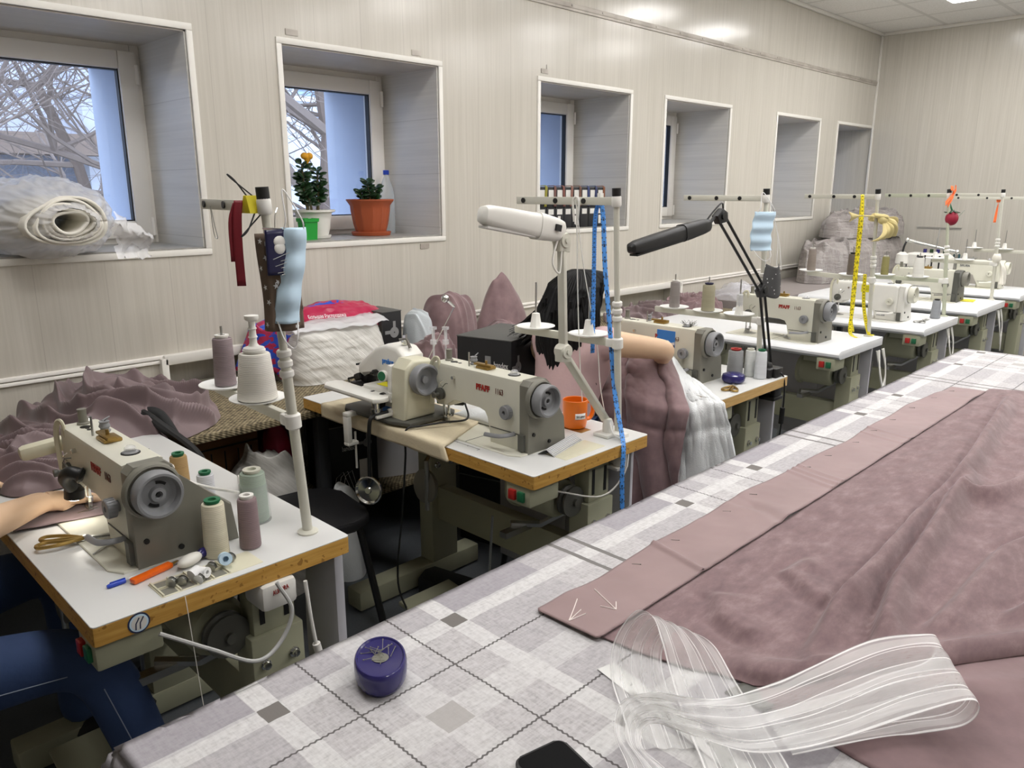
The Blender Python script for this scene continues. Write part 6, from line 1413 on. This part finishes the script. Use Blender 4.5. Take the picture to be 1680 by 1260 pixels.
def hand(pts, edges, wrist, palm, d, side, up, curl=.5, k=1.):
    """append palm, four fingers and a thumb; d = pointing direction, side = towards the thumb"""
    d, side, up = V(d).normalized(), V(side).normalized(), V(up).normalized(); w = V(pts[wrist][:3])
    def add(p, r, to): pts.append((p.x, p.y, p.z, r)); edges.append((to, len(pts) - 1)); return len(pts) - 1
    c = w + d * .045 * k; pi = add(c, .026 * k, wrist)
    for i, L in enumerate((.072, .082, .076, .058)):
        off = side * (.026 - .0175 * i) * k; b = c + off + d * .042 * k; bi = add(b, .0105 * k, pi)
        dd = d; p = b; last = bi
        for j, fr in enumerate((.45, .32, .23)):
            dd = (dd - up * curl * (.35 + .2 * j)).normalized(); p = p + dd * L * fr * k; last = add(p, (.0092 - .0012 * j) * k, last)
    t0 = add(w + d * .018 * k + side * .028 * k - up * .006, .014 * k, wrist); t1 = add(w + d * .05 * k + side * .048 * k - up * .012, .0115 * k, t0); add(w + d * .08 * k + side * .05 * k - up * .016, .0092 * k, t1)
def face(t, c, f, r):
    """simple face parts on the head: f = look direction"""
    f = V(f).normalized(); s_ = f.cross(V((0, 0, 1))).normalized(); u = s_.cross(f); c = V(c)
    for k in (-1, 1):
        mb = MB(); mb.ball(c + f * r * .84 + s_ * k * r * .36 + u * r * .05, r * .13); e = mb.build('eye', 'white_plastic', t)
        mb = MB(); mb.ball(c + f * r * .93 + s_ * k * r * .36 + u * r * .05, r * .065); mb.build('iris', 'black', e)
        mb = MB(); mb.tube(spline([c + f * r * .93 + s_ * k * r * .2 + u * r * .22, c + f * r * .95 + s_ * k * r * .36 + u * r * .27, c + f * r * .85 + s_ * k * r * .52 + u * r * .22]), r * .035, 6); mb.build('eyebrow', 'hair', t)
        mb = MB(); mb.ball(c + s_ * k * r * .88 - u * r * .05, r * .2, .5, .8, 1.2); mb.build('ear', 'skin', t)
    mb = MB(); mb.tube([c + f * r * .93 + u * r * .1, c + f * r * 1.1 - u * r * .15, c + f * r * .9 - u * r * .22], [r * .06, r * .12, r * .08], 8); mb.build('nose', 'skin', t)
    mb = MB(); mb.tube(spline([c + f * r * .86 + s_ * r * .25 - u * r * .5, c + f * r * .93 - u * r * .48, c + f * r * .86 - s_ * r * .25 - u * r * .5]), r * .05, 6); mb.build('mouth', 'raspberry', t)

# seated woman seen from behind
wm = thing('person', 'person with long dark hair in a lilac shirt, seated sewing with the right elbow raised', 'person', (0, 0, 0))
pts = [(2.20, 1.95, .53, .13, .14), (2.26, 1.95, .68, .115, .13), (2.32, 1.955, .84, .115, .14), (2.36, 1.96, .96, .09, .12), (2.385, 1.965, 1.03, .05), (2.40, 1.97, 1.08, .06), (2.40, 1.975, 1.135, .083), (2.385, 1.975, 1.175, .07),
       (2.35, 1.82, .965, .058), (2.43, 1.735, .95, .052), (2.525, 1.645, .935, .042), (2.60, 1.72, .885, .041), (2.69, 1.83, .84, .031), (2.715, 1.865, .825, .026),
       (2.33, 2.10, .955, .055), (2.40, 2.20, .88, .048), (2.47, 2.24, .82, .042), (2.58, 2.17, .815, .036), (2.68, 2.11, .812, .028), (2.71, 2.09, .81, .025)]
ed = [(0, 1), (1, 2), (2, 3), (3, 4), (4, 5), (5, 6), (6, 7), (3, 8), (8, 9), (9, 10), (10, 11), (11, 12), (12, 13), (3, 14), (14, 15), (15, 16), (16, 17), (17, 18), (18, 19)]
hand(pts, ed, 13, 0, (.55, .75, -.15), (-.7, .5, .2), (0, 0, 1), .5); hand(pts, ed, 19, 0, (.85, -.45, -.1), (-.4, -.8, .2), (0, 0, 1), .5)
skin('body', pts, ed, 'skin', wm)
face(wm, (2.395, 1.975, 1.12), (1, .05, -.45), .088)
sh_ = [(2.20, 1.95, .55, .145, .155), (2.26, 1.95, .68, .135, .15), (2.32, 1.955, .84, .132, .155), (2.355, 1.96, .95, .105, .135), (2.375, 1.963, 1.0, .07), (2.35, 1.82, .965, .07), (2.40, 1.765, .955, .066), (2.33, 2.10, .955, .068), (2.385, 2.18, .895, .064)]
skin('shirt', sh_, [(0, 1), (1, 2), (2, 3), (3, 4), (3, 5), (5, 6), (3, 7), (7, 8)], 'lilac_shirt', wm)
tr_ = [(2.20, 1.95, .53, .15, .155), (2.24, 1.86, .52, .095), (2.42, 1.84, .53, .08), (2.60, 1.83, .53, .066), (2.58, 1.82, .32, .058), (2.56, 1.82, .12, .048), (2.24, 2.04, .52, .095), (2.42, 2.06, .53, .08), (2.60, 2.07, .53, .066), (2.58, 2.07, .32, .058), (2.56, 2.07, .12, .048)]
skin('trousers', tr_, [(0, 1), (1, 2), (2, 3), (3, 4), (4, 5), (0, 6), (6, 7), (7, 8), (8, 9), (9, 10)], 'jeans', wm)
for y in (1.82, 2.07):
    mb = MB(); mb.ball((2.62, y, .045), .05, 2.2, .85, .85); mb.build('shoe', 'shoe', wm)
# hair: one mass of strands from the crown over neck and shoulders
def hairf(u, v):
    a = 2 * PI * u; zt, zb = 1.232, .80 + .07 * math.sin(a * 3 + 1) + .05 * math.sin(a * 7)
    back = .5 - .5 * math.cos(a - 0)                          # 1 at the back (-x), 0 at the face (+x)
    if back < .25: zb = 1.16
    elif back < .45: zb = 1.16 + (zb - 1.16) * sstep(.25, .45, back)
    t = v; z = zt + (zb - zt) * t ** 1.25
    r = .112 * min(1, (t * 4.2)) ** .55
    w_ = 1 + .16 * sstep(.25, .6, t) - .42 * sstep(.72, 1., t)
    st_ = .0035 * math.sin(a * 46 + 6 * math.sin(t * 5)) + .005 * fbm(math.cos(a) * 3, math.sin(a) * 3, t * 4)
    cx, cy = 2.375 - .05 * sstep(.15, .6, t) - .02 * t, 1.972 - .01 * t
    return (cx + math.cos(a) * (r * w_ + st_) * .98, cy + math.sin(a) * (r * w_ * 1.02 + st_), z)
mb = MB(); mb.grid(hairf, 220, 60, closeu=True); ha = mb.build('hair', 'hair', wm, ang=180, flip=False)
mb = MB(); rnd = random.Random(3)
for i in range(70):
    a = R(rnd.uniform(95, 265)); z0 = rnd.uniform(.95, 1.15); r0 = .118
    p0 = V((2.335 + math.cos(a) * r0, 1.97 + math.sin(a) * r0, z0)); L = rnd.uniform(.12, .3)
    mb.tube(spline([p0, p0 + V((rnd.uniform(-.02, .01), rnd.uniform(-.02, .02), -L * .5)), p0 + V((rnd.uniform(-.02, .05), rnd.uniform(-.05, .04), -L))], 5), [.006, .006, .0055, .005, .005, .004, .003, .003, .002, .002, .001], 5)
for i in range(34):                                           # lock swept out over the left shoulder
    o = V((rnd.uniform(-.02, .02), rnd.uniform(-.02, .02), rnd.uniform(-.03, .03)))
    mb.tube(spline([V((2.36, 2.07, 1.10)) + o, V((2.33, 2.13, 1.03)) + o * 1.4, V((2.31, 2.19, .97)) + o * 1.6, V((2.30, 2.26, .925)) + o * 2], 6), [.009] * 12 + [.006, .004, .003, .002, .001], 5)
mb.build('loose_locks', 'hair', ha)
ws = thing('stool', 'dark stool under the seated woman in lilac', 'stool', (2.20, 1.95, 0))
mb = MB(); mb.lathe([(.15, .36), (.17, .37), (.17, .395), (.15, .40), (0, .40)], n=28); mb.build('seat', 'card_black', ws)
for sx in (-1, 1):
    for sy in (-1, 1): mb = MB(); mb.cyl((sx * .1, sy * .1, .37), (sx * .14, sy * .14, 0), .012, n=8); mb.build('leg', 'black', ws)
# the quilt she is sewing: draped off the table to the floor
def lerp_pts(L, t):
    m = len(L) - 1; i = min(m - 1, int(t * m)); k = t * m - i; return V(L[i]).lerp(V(L[i + 1]), k)
TOP = [(2.74, 2.16, .80), (2.62, 1.98, .83), (2.56, 1.84, .885), (2.60, 1.72, .895), (2.70, 1.745, .862)]
MID = [(2.46, 2.06, .74), (2.41, 1.90, .72), (2.41, 1.74, .74), (2.44, 1.60, .72), (2.50, 1.52, .72)]
BOT = [(2.42, 2.02, .08), (2.38, 1.88, .06), (2.40, 1.74, .06), (2.42, 1.63, .06), (2.48, 1.56, .08)]
def drape(A, B, Cc, folds, amp, seed):
    def f(u, v):
        a, b, c = lerp_pts(A, u), lerp_pts(B, u), lerp_pts(Cc, u)
        p = a * (1 - v) ** 2 + b * 2 * v * (1 - v) * 1. + c * v * v if False else (a.lerp(b, v * 2.2) if v < .4545 else b.lerp(c, (v - .4545) / .5455))
        s = u * folds + .35 * math.sin(v * 4 + seed) + .3 * fbm(u * 3, v * 3, seed)
        r_ = abs(math.sin(PI * s)) ** .6 - .5
        nrm = V((-1, -.35, .2)).normalized(); k = min(1, v * 5 + .25)
        seam = -.012 * math.exp(-((v - .82) / .012) ** 2) - .010 * math.exp(-((v - .52) / .01) ** 2)
        return p + nrm * (amp * r_ * k + .008 * fbm(u * 8, v * 9, seed + 3.) + seam)
    return f
qt = thing('quilt', 'mauve quilted cover being sewn, hanging in thick folds from the machine to the floor', 'quilt', (0, 0, 0))
mb = MB(); mb.grid(drape(TOP, MID, BOT, 3.6, .06, 1.), 130, 90); mb.build('cover', 'suede', qt, ang=180, solid=.022)
# batting side of the quilt
BT = [(2.655, 1.765, .868), (2.70, 1.735, .866), (2.71, 1.68, .80), (2.70, 1.60, .775)]
BM = [(2.515, 1.60, .66), (2.535, 1.53, .70), (2.565, 1.46, .74), (2.585, 1.415, .745)]
BB = [(2.50, 1.57, .06), (2.53, 1.46, .06), (2.56, 1.34, .06), (2.62, 1.22, .08)]
mb = MB(); mb.grid(drape(BT, BM, BB, .55, .022, 4.3), 90, 80); mb.build('batting', 'batting', qt, ang=180, solid=.02)

# person at the nearest machine: only the forearm and the jeans come into view
pl_ = thing('person', 'person in blue jeans at the nearest machine, one forearm reaching to the needle', 'person', (0, 0, 0))
pts = [(-.10, 1.98, .56, .13, .14), (-.07, 1.98, .75, .12, .14), (-.05, 1.98, .92, .12, .15), (-.03, 1.98, 1.06, .09, .12), (-.01, 1.98, 1.14, .052), (.01, 1.98, 1.19, .06), (.02, 1.98, 1.27, .088), (.01, 1.98, 1.32, .075),
       (-.02, 1.80, 1.05, .055), (.05, 1.77, .94, .048), (.12, 1.80, .835, .042), (.25, 1.89, .822, .045), (.377, 1.985, .812, .036), (.44, 2.03, .805, .027),
       (-.02, 2.16, 1.05, .055), (.06, 2.22, .94, .048), (.12, 2.30, .86, .042), (.20, 2.34, .84, .042), (.29, 2.36, .815, .028)]
ed = [(0, 1), (1, 2), (2, 3), (3, 4), (4, 5), (5, 6), (6, 7), (3, 8), (8, 9), (9, 10), (10, 11), (11, 12), (12, 13), (3, 14), (14, 15), (15, 16), (16, 17), (17, 18)]
hand(pts, ed, 13, 0, (.82, .25, -.14), (-.3, .95, .1), (0, 0, 1), .35); hand(pts, ed, 18, 0, (.85, -.3, -.1), (-.3, -.9, .1), (0, 0, 1), .4)
skin('body', pts, ed, 'skin', pl_)
face(pl_, (.02, 1.98, 1.26), (1, 0, -.4), .092)
skin('shirt', [(-.10, 1.98, .58, .15, .16), (-.07, 1.98, .75, .14, .155), (-.05, 1.98, .92, .135, .165), (-.035, 1.98, 1.04, .10, .13), (-.02, 1.98, 1.11, .065), (-.02, 1.80, 1.05, .068), (.03, 1.775, .97, .062), (-.02, 2.16, 1.05, .068), (.04, 2.20, .97, .062)], [(0, 1), (1, 2), (2, 3), (3, 4), (3, 5), (5, 6), (3, 7), (7, 8)], 'grey_dark', pl_)
tr_ = [(-.10, 1.98, .57, .155, .16), (-.06, 1.88, .56, .10), (.18, 1.79, .555, .086), (.40, 1.725, .555, .072), (.45, 1.70, .48, .066), (.50, 1.70, .28, .062), (.53, 1.71, .10, .055), (-.06, 2.08, .57, .10), (.2, 2.12, .585, .086), (.47, 2.16, .58, .07), (.50, 2.16, .48, .064), (.50, 2.17, .28, .06), (.49, 2.17, .10, .055)]
skin('jeans', tr_, [(0, 1), (1, 2), (2, 3), (3, 4), (4, 5), (5, 6), (0, 7), (7, 8), (8, 9), (9, 10), (10, 11), (11, 12)], 'jeans', pl_)
mb = MB(); mb.tube([(-.02, 1.783, .548), (.18, 1.703, .55), (.36, 1.658, .55)], .0012, 5); mb.tube([(.42, 1.64, .5), (.46, 1.638, .35), (.49, 1.648, .2)], .0012, 5); mb.build('jeans_seam', 'jeans_stitch', pl_)
for y in (1.72, 2.17):
    mb = MB(); mb.ball((.58, y, .06), .05, 2.2, .85, .85); mb.build('shoe', 'shoe', pl_)
mb = MB(); mb.grid(lambda u, v: ((.02 + math.cos(2 * PI * u) * .098 * math.sin(PI * .5 * min(1, v * 1.5))), 1.98 + math.sin(2 * PI * u) * .1 * math.sin(PI * .5 * min(1, v * 1.5)), 1.375 - (.10 if math.cos(2 * PI * u) > .2 else .22) * v ** 1.6), 40, 20, closeu=True); mb.build('hair', 'hair', pl_, ang=180, flip=False)
oc_ = thing('chair', 'dark chair of the person in jeans at the nearest machine', 'chair', (-.12, 1.98, 0))
mb = MB(); mb.box(-.22, .2, -.21, .21, .37, .42, .02); mb.build('seat', 'card_black', oc_)
mb = MB(); mb.box(-.24, -.2, -.2, .2, .55, .95, .02); mb.build('backrest', 'card_black', oc_)
for sx in (-1, 1):
    for sy in (-1, 1): mb = MB(); mb.cyl((sx * .18, sy * .18, .37), (sx * .2, sy * .2, 0), .014, n=8); mb.build('leg', 'black', oc_)
mb = MB(); mb.beam((-.21, 0, .4), (-.22, 0, .6), .05, .02); mb.build('back_post', 'black', oc_)
# cloth under the needle of the nearest machine
mb = MB(); mb.grid(lambda u, v: (.37 + .25 * u, 1.99 + .20 * v - .06 * u, TZ + .0075 + .003 * abs(fbm(u * 4, v * 4))), 24, 20); one(mb, 'lining_piece', 'lining', 'flat piece of mauve lining under the needle of the nearest machine', 'fabric', ang=180, solid=.002)
